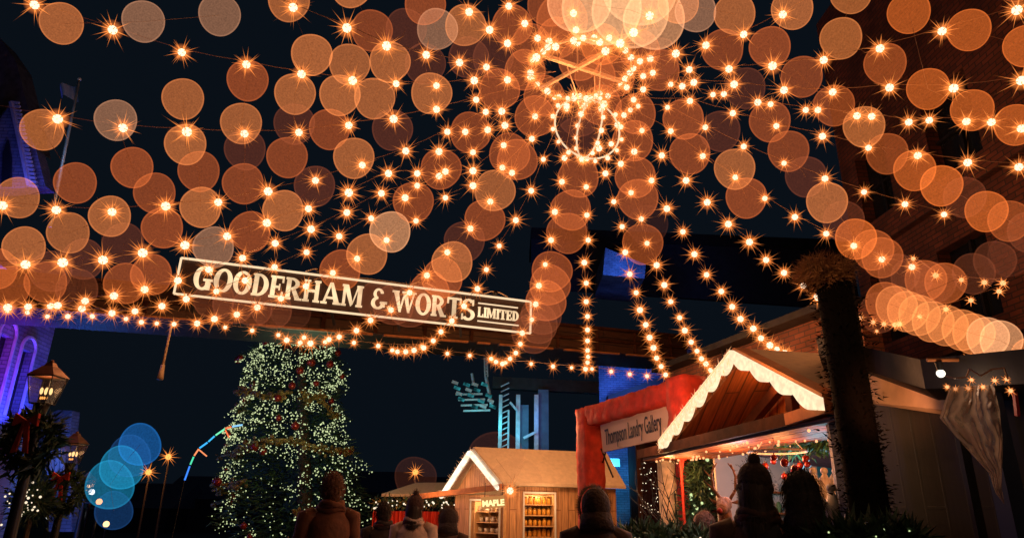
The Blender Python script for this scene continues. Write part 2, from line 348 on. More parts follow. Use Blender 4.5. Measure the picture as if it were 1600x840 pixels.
string(ST + 'hanging straight down the middle to the bridge', [(912,250),(916,292),(917,336),(919,375),(913,410),(916,442),(916,471),(918,494),(918,515),(918,532),(918,547),(919,557),(918,566),(915,576)], 8.7, 12.9, sc=.95)
string(ST + 'passing the blue panel down to the red gate', [(936,232),(946,271),(959,315),(972,354),(977,394),(984,428),(994,457),(1000,484),(1009,507),(1015,527),(1021,543),(1026,559),(1033,572),(1040,585)], 8.7, 11.0, sc=.95)
string(ST + 'ending behind the right top of the red gate', [(955,225),(970,256),(986,301),(1002,342),(1011,380),(1026,414),(1038,445),(1048,471),(1062,496),(1070,516),(1080,534),(1089,548),(1096,560),(1103,568),(1110,578),(1117,585)], 8.7, 11.2, sc=.95)
string(ST + 'ending on the brick wall above the peak of the near stall', [(965,195),(991,237),(1018,282),(1042,326),(1067,362),(1085,397),(1104,429),(1127,455),(1144,479),(1157,498),(1177,513),(1189,528),(1203,539),(1214,545),(1226,551),(1236,554),(1245,555),(1254,554)], 8.6, 9.9, sc=.95)
string(ST + 'curving down to the brown fur hat at right', [(975,180),(1003,204),(1034,243),(1072,282),(1105,316),(1138,350),(1171,378),(1197,406),(1225,426),(1255,446),(1277,464)], 8.5, 8.6, ext=(1300, 478, 8.6), sc=.95)
string(ST + 'sweeping right through the second row of orange discs', [(985,172),(1048,205),(1098,244),(1149,277),(1195,310),(1242,339),(1291,365),(1334,384),(1378,405),(1425,417)], 8.4, 7.6, sc=.85, ext=(1440,424,7.6))
string(ST + 'sweeping right and ending under the three dim discs of the brick wall', [(997,166),(1043,168),(1102,199),(1162,229),(1225,255),(1289,279),(1350,300),(1414,319),(1475,335)], 8.2, 7.2, sc=.8, ext=(1500,342,7.1))
string(ST + 'reaching the right edge just below the chain of overlapping discs', [(990,156),(1078,158),(1145,177),(1213,197),(1285,213),(1357,231),(1434,243),(1512,254),(1592,261)], 8.0, 6.2, ext=(1640, 266, 6.1), sc=.8)
string(ST + 'in close pairs reaching the right edge', [(1005,140),(1048,132),(1066,135),(1114,148),(1131,147),(1184,160),(1204,163),(1259,172),(1278,172),(1339,181),(1362,182),(1420,191),(1452,188),(1510,190),(1549,191),(1596,201)], 8.0, 5.9, ext=(1640, 206, 5.8), sc=.85)
string(ST + 'nearly level, reaching the right edge above the paired bulbs', [(1005,119),(1020,114),(1084,129),(1147,132),(1225,141),(1301,144),(1390,137),(1490,138),(1596,126)], 7.9, 5.6, ext=(1640, 122, 5.5), sc=.95)
string(ST + 'rising to the top right corner', [(1016,92),(1077,109),(1139,108),(1207,103),(1287,94),(1375,76),(1472,49),(1589,16)], 7.8, 5.2, ext=(1640, 0, 5.1))
string(ST + 'rising steeply right of the ring to the top edge', [(1000,96),(1056,84),(1103,71),(1162,54),(1223,23)], 7.7, 6.4, ext=(1300, -20, 6.1))
string(ST + 'rising through the brightest cream discs right of the middle', [(946,80),(969,68),(990,51),(1015,25)], 7.6, 7.0, ext=(1045, -20, 6.8), sc=1.15)
string(ST + 'rising straight above the hanging ring', [(902,67),(900,47),(896,21)], 7.6, 7.0, ext=(892, -20, 6.9), sc=1.05)
string(ST + 'rising just left of the hanging ring', [(856,74),(840,60),(820,37),(795,10)], 7.6, 6.8, ext=(775, -20, 6.7), sc=1.05)
string(ST + 'rising over the cluster of pale discs left of the ring', [(838,90),(793,68),(765,47),(733,19)], 7.6, 6.6, ext=(690, -20, 6.4), sc=1.05)
string('string of amber bulbs hung along the underside of the long bridge', [(12,485),(43,488),(74,494),(106,494),(144,494),(197,498),(221,503),(245,505),(272,506),(352,511),(394,516),(435,523),(475,527),(508,534),(553,535),(591,540),(659,541),(699,552),(734,555),(767,560),(790,566),(830,568),(864,572),(893,574),(925,576),(955,580),(984,584),(1011,587),(1066,592),(1097,596)], 9.0, 12.9, hub=False, sc=.72, group='strings of bulbs fixed to the buildings')
string('sagging row of small amber bulbs across the dark beam at right, lower of two', [(1301,477),(1325,489),(1344,496),(1364,503),(1381,506),(1398,507),(1405,506),(1437,494),(1478,483),(1517,469),(1561,455)], 7.4, 6.2, hub=False, small=True, group='strings of bulbs fixed to the buildings')
string('short row of small amber bulbs on the brick wall at right, upper of two', [(1427,404),(1462,430),(1502,437),(1538,441),(1567,442)], 7.3, 6.4, hub=False, small=True, sc=1.15, group='strings of bulbs fixed to the buildings')
string('faint scattered small bulbs drooping over the dark figure at right', [(1281,545),(1309,536),(1340,526),(1370,517)], 7.4, 7.0, hub=False, small=True, sc=.6, group='strings of bulbs fixed to the buildings')
# ------------------------------------------------------------------ chandelier
t = thing('chandelier', HUB, 'round hanging ring frame crowded with bulbs where all the strings meet', 'chandelier')
RR = .70
def ringpts(c, r, n, ax=Vector((1, 0, 0)), ay=Vector((0, 1, 0))): return [c + ax * (r * math.cos(2*math.pi*i/n)) + ay * (r * math.sin(2*math.pi*i/n)) for i in range(n)]
b = MB(); p = ringpts(HUB, RR, 40); b.tube(p + [p[0], p[1]], .018, mat('cream painted ring steel', (.75, .6, .42), .5), 6); b.build('ring', t, True)
b = MB(); b.bar(HUB + Vector((-.55, -.35, 0)), HUB + Vector((.6, .3, .06)), .05, .05, MATS['cream painted ring steel']); b.build('cross_bar', t)
b = MB(); b.bar(HUB + Vector((-.55, .45, .02)), HUB + Vector((.35, -.5, 0)), .04, .05, MATS['cream painted ring steel']); b.build('cross_bar', t)
b = MB()
LOW = at(918, 200, 8.0)
for dx, dy in ((-.2, -.1), (.2, .1), (-.12, .3), (.25, -.2)): b.tube([HUB + Vector((dx, dy, 0)), LOW + Vector((dx * .6, dy * .6, .42))], .009, MATS['cream painted ring steel'], 5)
b.tube([HUB + Vector((-.05, 0, .0)), HUB + Vector((0, 0, 2.6))], .012, MATS['cream painted ring steel'], 5)
b.build('hanger_rods', t)
hoops = []
for a, rr_, cx in ((.25, .46, 0), (1.9, .40, .02)):
    ax = Vector((math.cos(a), math.sin(a), 0)); c = LOW + Vector((cx, 0, 0)); p = ringpts(c, rr_, 36, ax, Vector((0, 0, 1)))
    b = MB(); b.tube(p + [p[0], p[1]], .012, E_FRAME, 6); b.build('hoop', t, True); hoops.append((c, rr_, ax))
def cb(p, s=.8): inst('bulb', random.choice(BULBS), p, t, (random.uniform(-.4, .4), random.uniform(-.4, .4), random.uniform(0, 6.28)), s)
for q in ringpts(HUB, RR, 30): cb(q + Vector((random.uniform(-.05, .05), random.uniform(-.05, .05), random.uniform(-.06, .06))), random.uniform(.8, 1.1))
for c, rr_, ax in hoops:
    for i in range(16):
        a = 2*math.pi*(i + .5)/16
        cb(c + ax * (rr_ * 1.08 * math.cos(a)) + Vector((0, 0, rr_ * 1.08 * math.sin(a))), random.uniform(.55, .75))
for i in range(9): cb(LOW + Vector((random.uniform(-.3, .25), random.uniform(-.2, .2), random.uniform(.22, .6))), random.uniform(.8, 1.1))
# ------------------------------------------------------------------ lens bokeh discs built as glowing spheres
g = MB(); g.sph((0, 0, 0), 1.0, M_BOKEH, 56, 32)
for v in g.v:
    q = v.normalized(); v *= 1 + .028 * math.sin(3 * math.atan2(q.z, q.x) + 1.0) * math.hypot(q.x, q.z) ** 2
BOKEH = mesh_only(g, 'bokeh_disc', True)
COL = {'b': (.41, .117, .031), 'm': (.28, .058, .013), 'o': (.47, .095, .016), 'd': (.085, .020, .008), 'v': (.03, .008, .004), 'c': (.52, .22, .095), 'w': (.42, .20, .09), 'p': (.28, .125, .065)}
def garland(label, pts, y0, y1, r=32, name='bokeh_row', group='rows of large soft bokeh discs overhead', wire=True):  # row of lens bokeh discs, each a glowing sphere
    n = max(1, len(pts) - 1); P = [at(p[0], p[1], lerp(y0, y1, i / n)) for i, p in enumerate(pts)]
    t = thing(name, P[0], label, 'bokeh lights', group)
    if wire and len(P) > 1:
        w = MB(); w.tube([q + Vector((0, 0, .0)) for q in P], .0022, M_WIRE, 4); w.build('cable', t)
    for q, p in zip(P, pts):
        D = (q - Vector((0, 0, CAMZ))).dot(fw); k = p[3] if len(p) > 3 else r
        c = COL[p[2]]; j = random.uniform(.88, 1.1); s = k / FPX * D / (1 + .0 * D)
        rr_ = math.hypot(p[0] - 800, p[1] - 420); sx = 1 / math.sqrt(1 + (rr_ / FPX) ** 2); a_ = math.atan2(420 - p[1], p[0] - 800)
        inst('bokeh_disc', BOKEH, q, t, (0, -a_, 0), (s * sx, s, s), tuple(v * j for v in c))
G_ = 'large round bokeh '
garland(G_ + 'lights along the top edge at far left, three spaced apart', [(96,37,'b'),(224,34,'p'),(343,24,'p')], 5.6, 5.9)
garland(G_ + 'lights beside the flagpole, from the left edge down to the bulbs', [(66,203,'b'),(118,286,'m'),(28,309,'b')], 5.8, 6.2)
garland(G_ + 'lights stepping down left of the middle left', [(181,188,'p'),(207,262,'m'),(242,302,'m'),(254,356,'m')], 5.9, 6.6)
garland(G_ + 'lights in a column above the left end of the sign', [(286,155,'b'),(290,226,'b'),(311,268,'m'),(314,324,'b')], 6.1, 6.9)
garland(G_ + 'lights chained down from the top at left of middle', [(387,126,'m'),(377,193,'b'),(383,234,'d'),(380,287,'m'),(391,362,'m'),(334,386,'p')], 6.2, 7.3)
garland(G_ + 'lights in a low row under the lowest left string', [(172,338,'b'),(107,364,'b'),(38,386,'b'),(-6,420,'m')], 6.5, 6.9)
garland(G_ + 'dim lights glowing in front of the left end of the bridge', [(14,448,'m'),(72,441,'m'),(121,452,'d'),(130,405,'d'),(80,424,'d'),(195,443,'m'),(193,380,'d'),(237,429,'m')], 7.2, 8.2)
garland(G_ + 'lights dropping from the top edge through the second wire', [(451,2,'b'),(487,86,'b'),(461,147,'b'),(460,194,'d'),(449,246,'m'),(492,291,'d'),(443,329,'b')], 6.1, 7.4)
garland(G_ + 'pale lights crowded together left of the ring', [(548,-20,'b'),(581,48,'m'),(546,101,'b'),(531,149,'b'),(515,202,'m'),(553,247,'b')], 6.2, 7.2)
garland(G_ + 'lights falling just right of the crowded pale ones', [(634,46,'d'),(609,97,'b'),(585,154,'b'),(613,203,'d')], 6.3, 7.1)
garland(G_ + 'pale lights at the top edge left of the ring', [(664,7,'m'),(683,46,'p'),(727,40,'b'),(664,100,'d'),(674,146,'b')], 6.3, 7.2)
garland(G_ + 'lights dropping diagonally to the sign behind the ampersand', [(732,90,'d'),(735,207,'m'),(689,264,'m'),(646,316,'m'),(610,362,'c'),(574,397,'b'),(532,422,'m')], 6.8, 8.6)
garland(G_ + 'lights in a diagonal ending over the last letters of the sign', [(780,140,'m'),(796,240,'m'),(773,298,'b'),(757,344,'m'),(726,377,'d'),(707,409,'b'),(691,434,'m'),(671,455,'m')], 7.2, 9.2)
garland(G_ + 'overlapping lights in a curved chain right of the sign end', [(808,250,'m'),(836,182,'m'),(905,182,'d'),(904,277,'m'),(892,328,'m'),(886,364,'m'),(862,424,'m'),(859,445,'m'),(853,470,'m'),(846,491,'d'),(840,505,'d'),(832,520,'d')], 7.4, 10.0)
garland(G_ + 'faint overlapping lights peeping out below the sign border at left', [(335,468,'d'),(365,474,'d'),(395,478,'d'),(425,482,'d'),(455,484,'v')], 9.0, 9.8, 32)
garland(G_ + 'faint overlapping lights peeping out below the sign border at right', [(590,470,'d'),(615,476,'d'),(640,480,'d'),(665,474,'d'),(690,470,'v')], 9.6, 10.0, 32)
garland(G_ + 'lights hanging in a chain above the blue panel', [(930,118,'m'),(993,178,'m'),(989,220,'m'),(993,277,'m'),(997,311,'m'),(1004,381,'m'),(1012,352,'v')], 7.3, 8.6)
garland('cluster of big blown out cream bokeh lights at the top edge above the ring', [(905,2,'c',50),(940,10,'w',62),(985,16,'w',60),(1022,30,'c',48),(1000,-18,'w',58),(878,30,'m',40),(860,6,'m',36)], 6.6, 6.9)
garland('cluster of overlapping orange bokeh lights packed behind the ring', [(770,90,'d'),(820,110,'m'),(850,150,'m'),(905,95,'m'),(960,120,'m'),(870,60,'m'),(940,70,'o'),(1000,80,'m'),(800,40,'m'),(830,70,'m'),(1030,110,'m'),(940,165,'m'),(900,215,'d')], 7.4, 7.6)
garland(G_ + 'lights stepping right from the ring to the middle of the night sky', [(1030,92,'d'),(1068,186,'m'),(1125,205,'d'),(1078,240,'m'),(1148,264,'b'),(1166,309,'m')], 7.2, 7.9)
garland(G_ + 'lights along the top edge right of the cream cluster', [(1087,18,'p'),(1060,5,'b'),(1148,22,'b'),(1129,78,'m'),(1164,138,'d'),(1203,190,'m'),(1232,236,'m'),(1259,276,'d')], 6.2, 7.5)
garland(G_ + 'lights down from the top to the wall edge, right of the middle', [(1238,14,'b'),(1203,74,'m'),(1253,120,'m'),(1303,165,'m'),(1350,198,'b'),(1386,240,'m')], 6.0, 6.9)
garland(G_ + 'lights in the upper right, from the top edge down to a bulb', [(1330,-11,'b'),(1314,60,'b'),(1383,100,'m')], 5.8, 6.3)
garland(G_ + 'orange lights in front of the brick wall at upper right', [(1420,20,'o'),(1450,139,'o'),(1519,172,'o'),(1587,195,'o')], 5.4, 5.4)
garland(G_ + 'orange lights at the top right corner', [(1514,47,'o'),(1602,72,'o'),(1590,-30,'m')], 5.2, 5.2)
garland(G_ + 'orange lights chained downwards to the right edge of the brick wall', [(1429,266,'o'),(1471,290,'o'),(1507,308,'d'),(1541,330,'o'),(1577,345,'m'),(1608,362,'d')], 5.8, 5.2)
garland(G_ + 'orange lights chained from the dark gap down to the brown fur hat', [(1292,316,'b'),(1318,345,'d'),(1337,373,'o'),(1364,390,'m'),(1378,402,'m'),(1404,428,'d'),(1424,435,'d'),(1446,438,'m'),(1461,441,'d'),(1477,442,'m')], 6.9, 6.4)
garland(G_ + 'very dim brown lights low on the brick wall at right', [(1521,427,'d'),(1554,408,'d'),(1577,400,'v'),(1375,488,'d')], 6.0, 6.0)
garland('bright cream sausage of many overlapping bokeh lights over the right stall', [(1384,472,'m'),(1400,478,'b'),(1418,486,'b'),(1436,492,'b'),(1457,502,'b'),(1479,508,'b'),(1504,515,'b'),(1521,521,'b'),(1543,527,'c'),(1564,532,'c'),(1612,559,'b')], 5.6, 5.0, 32)
garland('single orange bokeh halo behind the street lamp left of the small hut', [(649,745,'v',33)], 11.4, 11.4, wire=False, name='bokeh_disc_single', group=None)
garland('two faint amber bokeh lights in front of the gable of the small hut', [(775,716,'v',44),(806,756,'v',42),(748,760,'v',38)], 10.6, 10.4, name='bokeh_row', group=None)
COL['B1'] = (.006, .075, .25); COL['B2'] = (.006, .12, .22); COL['B3'] = (.006, .03, .10)
garland('stack of glowing blue bokeh lights at lower left', [(219,694,'B1',33),(203,712,'B3',33),(190,730,'B2',34),(172,757,'B2',38),(178,797,'B3',30)], 6.0, 6.4, name='bokeh_row', group=None)
# ------------------------------------------------------------------ sign
A0 = at(272, 459, 10.4); A1 = at(279, 405, 10.4); B0 = at(828, 521, 12.2); B1 = at(831, 470, 12.2)
A1.x = A0.x; B1.x = B0.x
ux = (B0 - A0); SW = ux.length; ux.normalize(); uz = Vector((0, 0, 1)); uz = (uz - ux * ux.dot(uz)).normalized(); nrm = ux.cross(uz).normalized()
if nrm.y > 0: nrm = -nrm
SH = ((A1 - A0).length + (B1 - B0).length) / 2
sg = thing('shop_sign', (A0 + B0) / 2, 'long dark signboard lettered GOODERHAM & WORTS LIMITED in glowing cream with a lit border', 'sign')
def sp(u, v, d=0): return A0 + ux * u + uz * v + nrm * d
b = MB(); b.prism([sp(0, 0, -.04), sp(SW, 0, -.04), sp(SW, SH, -.04), sp(0, SH, -.04)], nrm * .03, mat('dark brown sign board', (.035, .018, .014), .5, 0, 6, .3)); b.build('board', sg)
b = MB()
for (u0_, v0_, u1_, v1_) in ((0, 0, SW, 0), (0, SH, SW, SH), (0, 0, 0, SH), (SW, 0, SW, SH)): b.bar(sp(u0_, v0_, .02), sp(u1_, v1_, .02), .03, .032, E_FRAME, upv=nrm)
b.build('border', sg)
b = MB()
b.tube([sp(.7, SH + .02, -.1), sp(SW * .5, SH + .1, -.14), sp(SW - .05, SH + .05, -.1)], .012, mat('lamp lit pipe', (.55, .40, .26), .5), 6)
b.tube([sp(.2, SH + .06, -.25), sp(SW * .98, SH + .12, -.3)], .010, MATS['lamp lit pipe'], 6)
for k in range(12): b.tube([sp(.6 + k * .48, SH, -.03), sp(.8 + k * .48, SH + .1, -.25)], .006, MATS['lamp lit pipe'], 4)
b.build('pipe_rail', sg)
for u_ in (2.15, 3.95, 5.3):
    b = MB(); b.sph(sp(u_, SH + .09, -.03), (.07, .05, .055), M_BLACK, 12, 8); b.tube([sp(u_ - .22, SH + .04, 0), sp(u_ - .08, SH + .11, 0), sp(u_ + .08, SH + .11, 0), sp(u_ + .25, SH + .04, 0)], .012, MATS['lamp lit pipe'], 5); b.build('lamp_bracket', sg, True)
# letters drawn as slab serif shapes
class Glyphs:
    def __init__(s, mb, org, h, m): s.mb, s.o, s.h, s.m, s.k = mb, org, h, m, 0
    def poly(s, pts):
        s.k += 1; d = .045 + .0006 * (s.k % 9)
        s.mb.prism([sp(s.o[0] + x * s.h, s.o[1] + y * s.h, d) for x, y in pts], -nrm * .03, s.m)
    def rect(s, x0, y0, x1, y1): s.poly([(x0, y0), (x1, y0), (x1, y1), (x0, y1)])
    def stem(s, x, w=.2, ser=.055):
        s.rect(x, 0, x + w, 1); s.rect(x - ser, 0, x + w + ser, .08); s.rect(x - ser, .92, x + w + ser, 1)
    def arc(s, cx, cy, rx, ry, tx, ty, a0, a1, n=18):
        for i in range(n):
            p, q = R(lerp(a0, a1, i / n)), R(lerp(a0, a1, (i + 1) / n))
            s.poly([(cx + rx*math.cos(p), cy + ry*math.sin(p)), (cx + rx*math.cos(q), cy + ry*math.sin(q)), (cx + (rx-tx)*math.cos(q), cy + (ry-ty)*math.sin(q)), (cx + (rx-tx)*math.cos(p), cy + (ry-ty)*math.sin(p))])
    def put(s, ch):
        w = .7
        if ch == 'O': s.arc(.38, .5, .38, .53, .20, .10, 0, 360, 26); w = .76
        elif ch == 'G': s.arc(.38, .5, .38, .53, .20, .10, 55, 335, 22); s.rect(.50, .0, .70, .44); s.rect(.40, .38, .78, .47); s.rect(.60, .68, .70, 1.0); w = .78
        elif ch == 'D': s.stem(.05, .19, .05); s.arc(.24, .5, .44, .5, .2, .09, -90, 90, 18); w = .70
        elif ch == 'E': s.stem(.05, .19, .05); s.rect(.24, 0, .58, .09); s.rect(.24, .91, .58, 1); s.rect(.24, .46, .44, .55); s.rect(.50, 0, .58, .28); s.rect(.50, .72, .58, 1); s.rect(.38, .36, .44, .64); w = .62
        elif ch == 'R': s.stem(.05, .19, .05); s.arc(.26, .73, .34, .27, .18, .09, -90, 90, 14); s.poly([(.26, .5), (.44, .5), (.70, .0), (.48, .0)]); s.rect(.46, 0, .76, .08); w = .76
        elif ch == 'H': s.stem(.05, .18); s.stem(.50, .18); s.rect(.2, .45, .52, .56); w = .76
        elif ch == 'A': s.poly([(.36, 1), (.48, 1), (.84, 0), (.60, 0)]); s.poly([(.34, 1), (.42, .93), (.18, 0), (.07, 0)]); s.rect(.2, .24, .6, .33); s.rect(0, 0, .28, .08); s.rect(.54, 0, .88, .08); w = .86
        elif ch == 'M': s.stem(.06, .12); s.stem(.72, .19); s.poly([(.06, 1), (.28, 1), (.54, .12), (.44, 0)]); s.poly([(.46, 0), (.56, .2), (.78, 1), (.70, 1)]); w = 1.0
        elif ch == '&': s.arc(.34, .74, .26, .26, .15, .09, 10, 270, 16); s.arc(.34, .28, .34, .30, .19, .10, 90, 350, 18); s.rect(.44, .26, .80, .36); s.rect(.62, .10, .70, .36); w = .80
        elif ch == 'W': s.poly([(.02, 1), (.26, 1), (.44, 0), (.34, 0)]); s.poly([(.34, 0), (.42, 0), (.62, 1), (.54, 1)]); s.poly([(.48, 1), (.70, 1), (.86, 0), (.76, 0)]); s.poly([(.76, 0), (.84, 0), (1.08, 1), (1.0, 1)]); s.rect(-.04, .92, .30, 1); s.rect(.44, .92, .76, 1); s.rect(.94, .92, 1.14, 1); w = 1.1
        elif ch == 'T': s.rect(.26, 0, .46, 1); s.rect(.16, 0, .56, .08); s.rect(0, .91, .72, 1); s.rect(0, .70, .08, 1); s.rect(.64, .70, .72, 1); w = .72
        elif ch == 'S': s.arc(.34, .75, .32, .28, .18, .10, 30, 270, 16); s.arc(.34, .25, .34, .28, .19, .10, -150, 90, 16); s.rect(.54, .72, .62, 1.0); s.rect(.0, 0, .08, .28); w = .68
        elif ch == 'L': s.stem(.05, .19, .05); s.rect(.24, 0, .58, .09); s.rect(.50, 0, .58, .3); w = .6
        elif ch == 'I': s.stem(.06, .19); w = .31
        elif ch == '.': s.arc(.1, .1, .1, .1, .09, .09, 0, 360, 10); w = .18
        elif ch == ' ': w = .22
        s.o = (s.o[0] + (w + .03) * s.h, s.o[1])
def letters(txt, u0_, u1_, v, h, name, m=None):
    probe = Glyphs(MB(), (0, 0), h, E_LETTER)
    for ch in txt: probe.put(ch)
    k = (u1_ - u0_) / probe.o[0]
    mb = MB(); gl = Glyphs(mb, (0, v), h, m or E_LETTER)
    for ch in txt: gl.put(ch)
    o_ = sp(0, 0)
    for q in mb.v:
        u_ = (q - o_).dot(ux); q += ux * (u0_ + u_ * k - u_)
    return mb.build(name, sg)
# positions measured along the board (perspective allowed for)
def pu(px):
    lo, hi = 0.0, SW
    for _ in range(40):
        mid = (lo + hi) / 2; q = sp(mid, .3) - Vector((0, 0, CAMZ)); x = 800 + FPX * q.dot(rt) / q.dot(fw)
        if x < px: lo = mid
        else: hi = mid
    return lo
letters('GOODERHAM', pu(303), pu(569), SH * .20, SH * .62, 'lettering')
letters('&.', pu(580), pu(612), SH * .22, SH * .60, 'lettering')
letters('WORTS', pu(613), pu(742), SH * .20, SH * .62, 'lettering')
letters('LIMITED', pu(746), pu(810), SH * .33, SH * .30, 'lettering')
b = MB(); b.bar(sp(pu(746), SH * .75, .03), sp(pu(808), SH * .75, .03), .02, .02, E_FRAME, upv=nrm); b.bar(sp(pu(746), SH * .2, .03), sp(pu(810), SH * .2, .03), .02, .02, E_FRAME, upv=nrm); b.build('rule_lines', sg)
# ------------------------------------------------------------------ bridge
def bl(px, py, Y): return at(px, py, Y)
L0 = bl(-60, 482, 9.9); R0 = bl(1075, 568, 15.4)
yd = Vector((R0.y - L0.y, -(R0.x - L0.x), 0)).normalized() * -1.0
if yd.y < 0: yd = -yd
br = thing('overhead_bridge', (L0 + R0) / 2, 'long timber and steel overhead bridge spanning the lane under the lit sign', 'bridge')
H1 = .60
b = MB(); b.prism([L0 + Vector((0, 0, .12)), R0 + Vector((0, 0, .12)), R0 + Vector((0, 0, H1)), L0 + Vector((0, 0, H1))], yd * .12, M_TIMBER); b.build('side_girder', br)
b = MB(); b.prism([L0 + yd * .122 + Vector((0, 0, .14)), R0 + yd * .122 + Vector((0, 0, .14)), R0 + yd * 1.5 + Vector((0, 0, .14)), L0 + yd * 1.5 + Vector((0, 0, .14))], Vector((0, 0, .1)), M_DARKSTEEL); b.build('deck', br)
for z_, h_ in ((H1 + .03, .05), (.36, .05)):
    b = MB(); b.bar(L0 + Vector((0, 0, z_)) - yd * .03, R0 + Vector((0, 0, z_)) - yd * .03, .1, h_, M_BEAM); b.build('rail', br)
for k, (t0, t1) in enumerate(((0, .28), (.30, .46), (.475, .60), (.615, .635), (.65, .74), (.76, .86), (.875, .99))):
    b = MB(); b.bar(lerp(L0, R0, t0) + Vector((0, 0, .09)) - yd * .05, lerp(L0, R0, t1) + Vector((0, 0, .09)) - yd * .05, .07, .035, M_ORSTEEL); b.build('lamplit_edge_strip', br)  # lit lower edge of the girder, added as orange strips
for k in range(14):
    q = lerp(L0, R0, (k + .5) / 14) - yd * .02; b = MB(); b.box((q.x - .03, q.y - .03, q.z + .13), (q.x + .03, q.y + .03, q.z + H1), M_BEAM); b.build('stiffener', br)
for k in range(2):
    q = (L0 + yd * .5, R0 + yd * .6)[k]; b = MB(); b.box((q.x - .15, q.y - .15, 0), (q.x + .15, q.y + .15, q.z + .13), M_DARKSTEEL); b.build('support_post', br)
for k in range(6):
    q = lerp(sp(.2, 0), sp(SW - .2, 0), k / 5); b = MB(); b.bar(q + Vector((0, .03, 0)), Vector((q.x, q.y + .3, 4.5)), .04, .04, M_DARKSTEEL); b.build('sign_bracket', sg)
# dark upper gantry roof seen to the right above the bridge
q0 = at(830, 372, 27); q1 = at(1330, 392, 27)
b = MB(); b.prism([q0, q1, q1 + Vector((0, 0, .5)), q0 + Vector((0, 0, .5))], Vector((0, 3, 0)), M_DARKSTEEL)
b.prism([q0 - Vector((0, 0, 2.2)), q1 - Vector((0, 0, 2.6)), q1 - Vector((0, 0, .02)), q0 - Vector((0, 0, .02))], Vector((0, .2, 0)), mat('tar black cladding', (.02, .02, .022), .8, 0, 3, .3))
tag(b.build('conveyor_gallery', loc=q0), 'dark clad high level gallery in the night behind the hanging strings', 'gallery')
# hanging pole under bridge at left
p0, p1 = at(268, 508, 10.2), at(250, 592, 10.0)
t = thing('hanging_lamp_pole', p0, 'thin tan pole hanging slanted under the bridge, left of the tree', 'pole')
b = MB(); b.tube([p0, p1 + (p0 - p1) * .25], .018, mat('tan painted pole', (.5, .34, .2), .5), 8); b.build('pole', t, True)
b = MB(); b.tube([p1 + (p0 - p1) * .25, p1], [.03, .045], MATS['tan painted pole'], 10); b.build('end_fitting', t, True)
# ------------------------------------------------------------------ conifer
TY = 17.0; prof = [(430, 466, 20), (470, 466, 42), (500, 466, 62), (530, 467, 74), (560, 466, 86), (600, 458, 92), (640, 452, 104), (680, 450, 116), (720, 456, 124), (760, 464, 124), (800, 476, 122), (850, 480, 118), (890, 482, 90)]
def tprof(py):
    for (a, b_) in zip(prof[:-1], prof[1:]):
        if a[0] <= py <= b_[0]:
            k = (py - a[0]) / (b_[0] - a[0]); return lerp(a[1], b_[1], k), lerp(a[2], b_[2], k)
    return prof[-1][1], prof[-1][2]
tb = at(480, 905, TY); tb.z = 0
tr = thing('christmas_tree', tb, 'tall conifer covered in pale fairy lights, red baubles and gold garlands behind the bridge', 'tree')
top = at(466, 425, TY)
b = MB(); b.tube([tb, lerp(tb, top, .5), top], [.22, .14, .03], M_BARK, 10); b.build('trunk', tr, True)
cr = MB(); li = MB(); rnd = random.Random(5)
def tree_axis(z):
    # pixel row for height z on the trunk
    k = (z - tb.z) / (top.z - tb.z); q = lerp(tb, top, k) - Vector((0, 0, CAMZ)); return q + Vector((0, 0, CAMZ)), 420 - FPX * q.dot(up) / q.dot(fw)
Zt = top.z
def radius(z, ang):
    c, py = tree_axis(z); cx, hw = tprof(min(889, max(431, py))); D = (c - Vector((0, 0, CAMZ))).dot(fw)
    r = hw / FPX * D; tier = .80 + .22 * ((1 - ((z * 1.35 + .35 * math.sin(ang * 2 + z)) % 1.0)))
    return c, r * tier * (.9 + .16 * noise.noise(Vector((math.cos(ang) * 1.7, math.sin(ang) * 1.7, z * 1.4))) * 2), cx
def tree_pt(z, ang, k):
    c, r, cx = radius(z, ang); off = cx - (800 + FPX * (c - Vector((0, 0, CAMZ))).dot(rt) / (c - Vector((0, 0, CAMZ))).dot(fw))
    return c + Vector((off / FPX * 15.5, 0, 0)) + Vector((math.cos(ang) * r * k, math.sin(ang) * r * k, -.25 * k * k * r))
for i in range(15000):
    z = .5 + (Zt - .6) * (1 - math.sqrt(rnd.random())) if rnd.random() < .5 else rnd.uniform(.5, Zt - .1)
    ang = rnd.uniform(0, 6.283); k = rnd.random() ** .45
    if noise.noise(Vector((math.cos(ang) * 3, math.sin(ang) * 3, z * 2.6))) < -.28: continue
    p = tree_pt(z, ang, k); d = Vector((math.cos(ang + rnd.uniform(-.5, .5)), math.sin(ang + rnd.uniform(-.5, .5)), rnd.uniform(-.5, .35))).normalized()
    L = rnd.uniform(.1, .24); s_ = d.orthogonal().normalized() * rnd.uniform(.012, .03)
    s_.rotate(Matrix.Rotation(rnd.uniform(0, 3.1), 3, d)); n_ = d.cross(s_)
    cr.raw([p - s_, p + s_, p + d * L + n_ * .3, p + d * L * .5 + n_], [(0, 1, 2), (0, 3, 1)], rnd.choice((M_GREEN, M_GREEN2)))
cr.build('crown', tr)
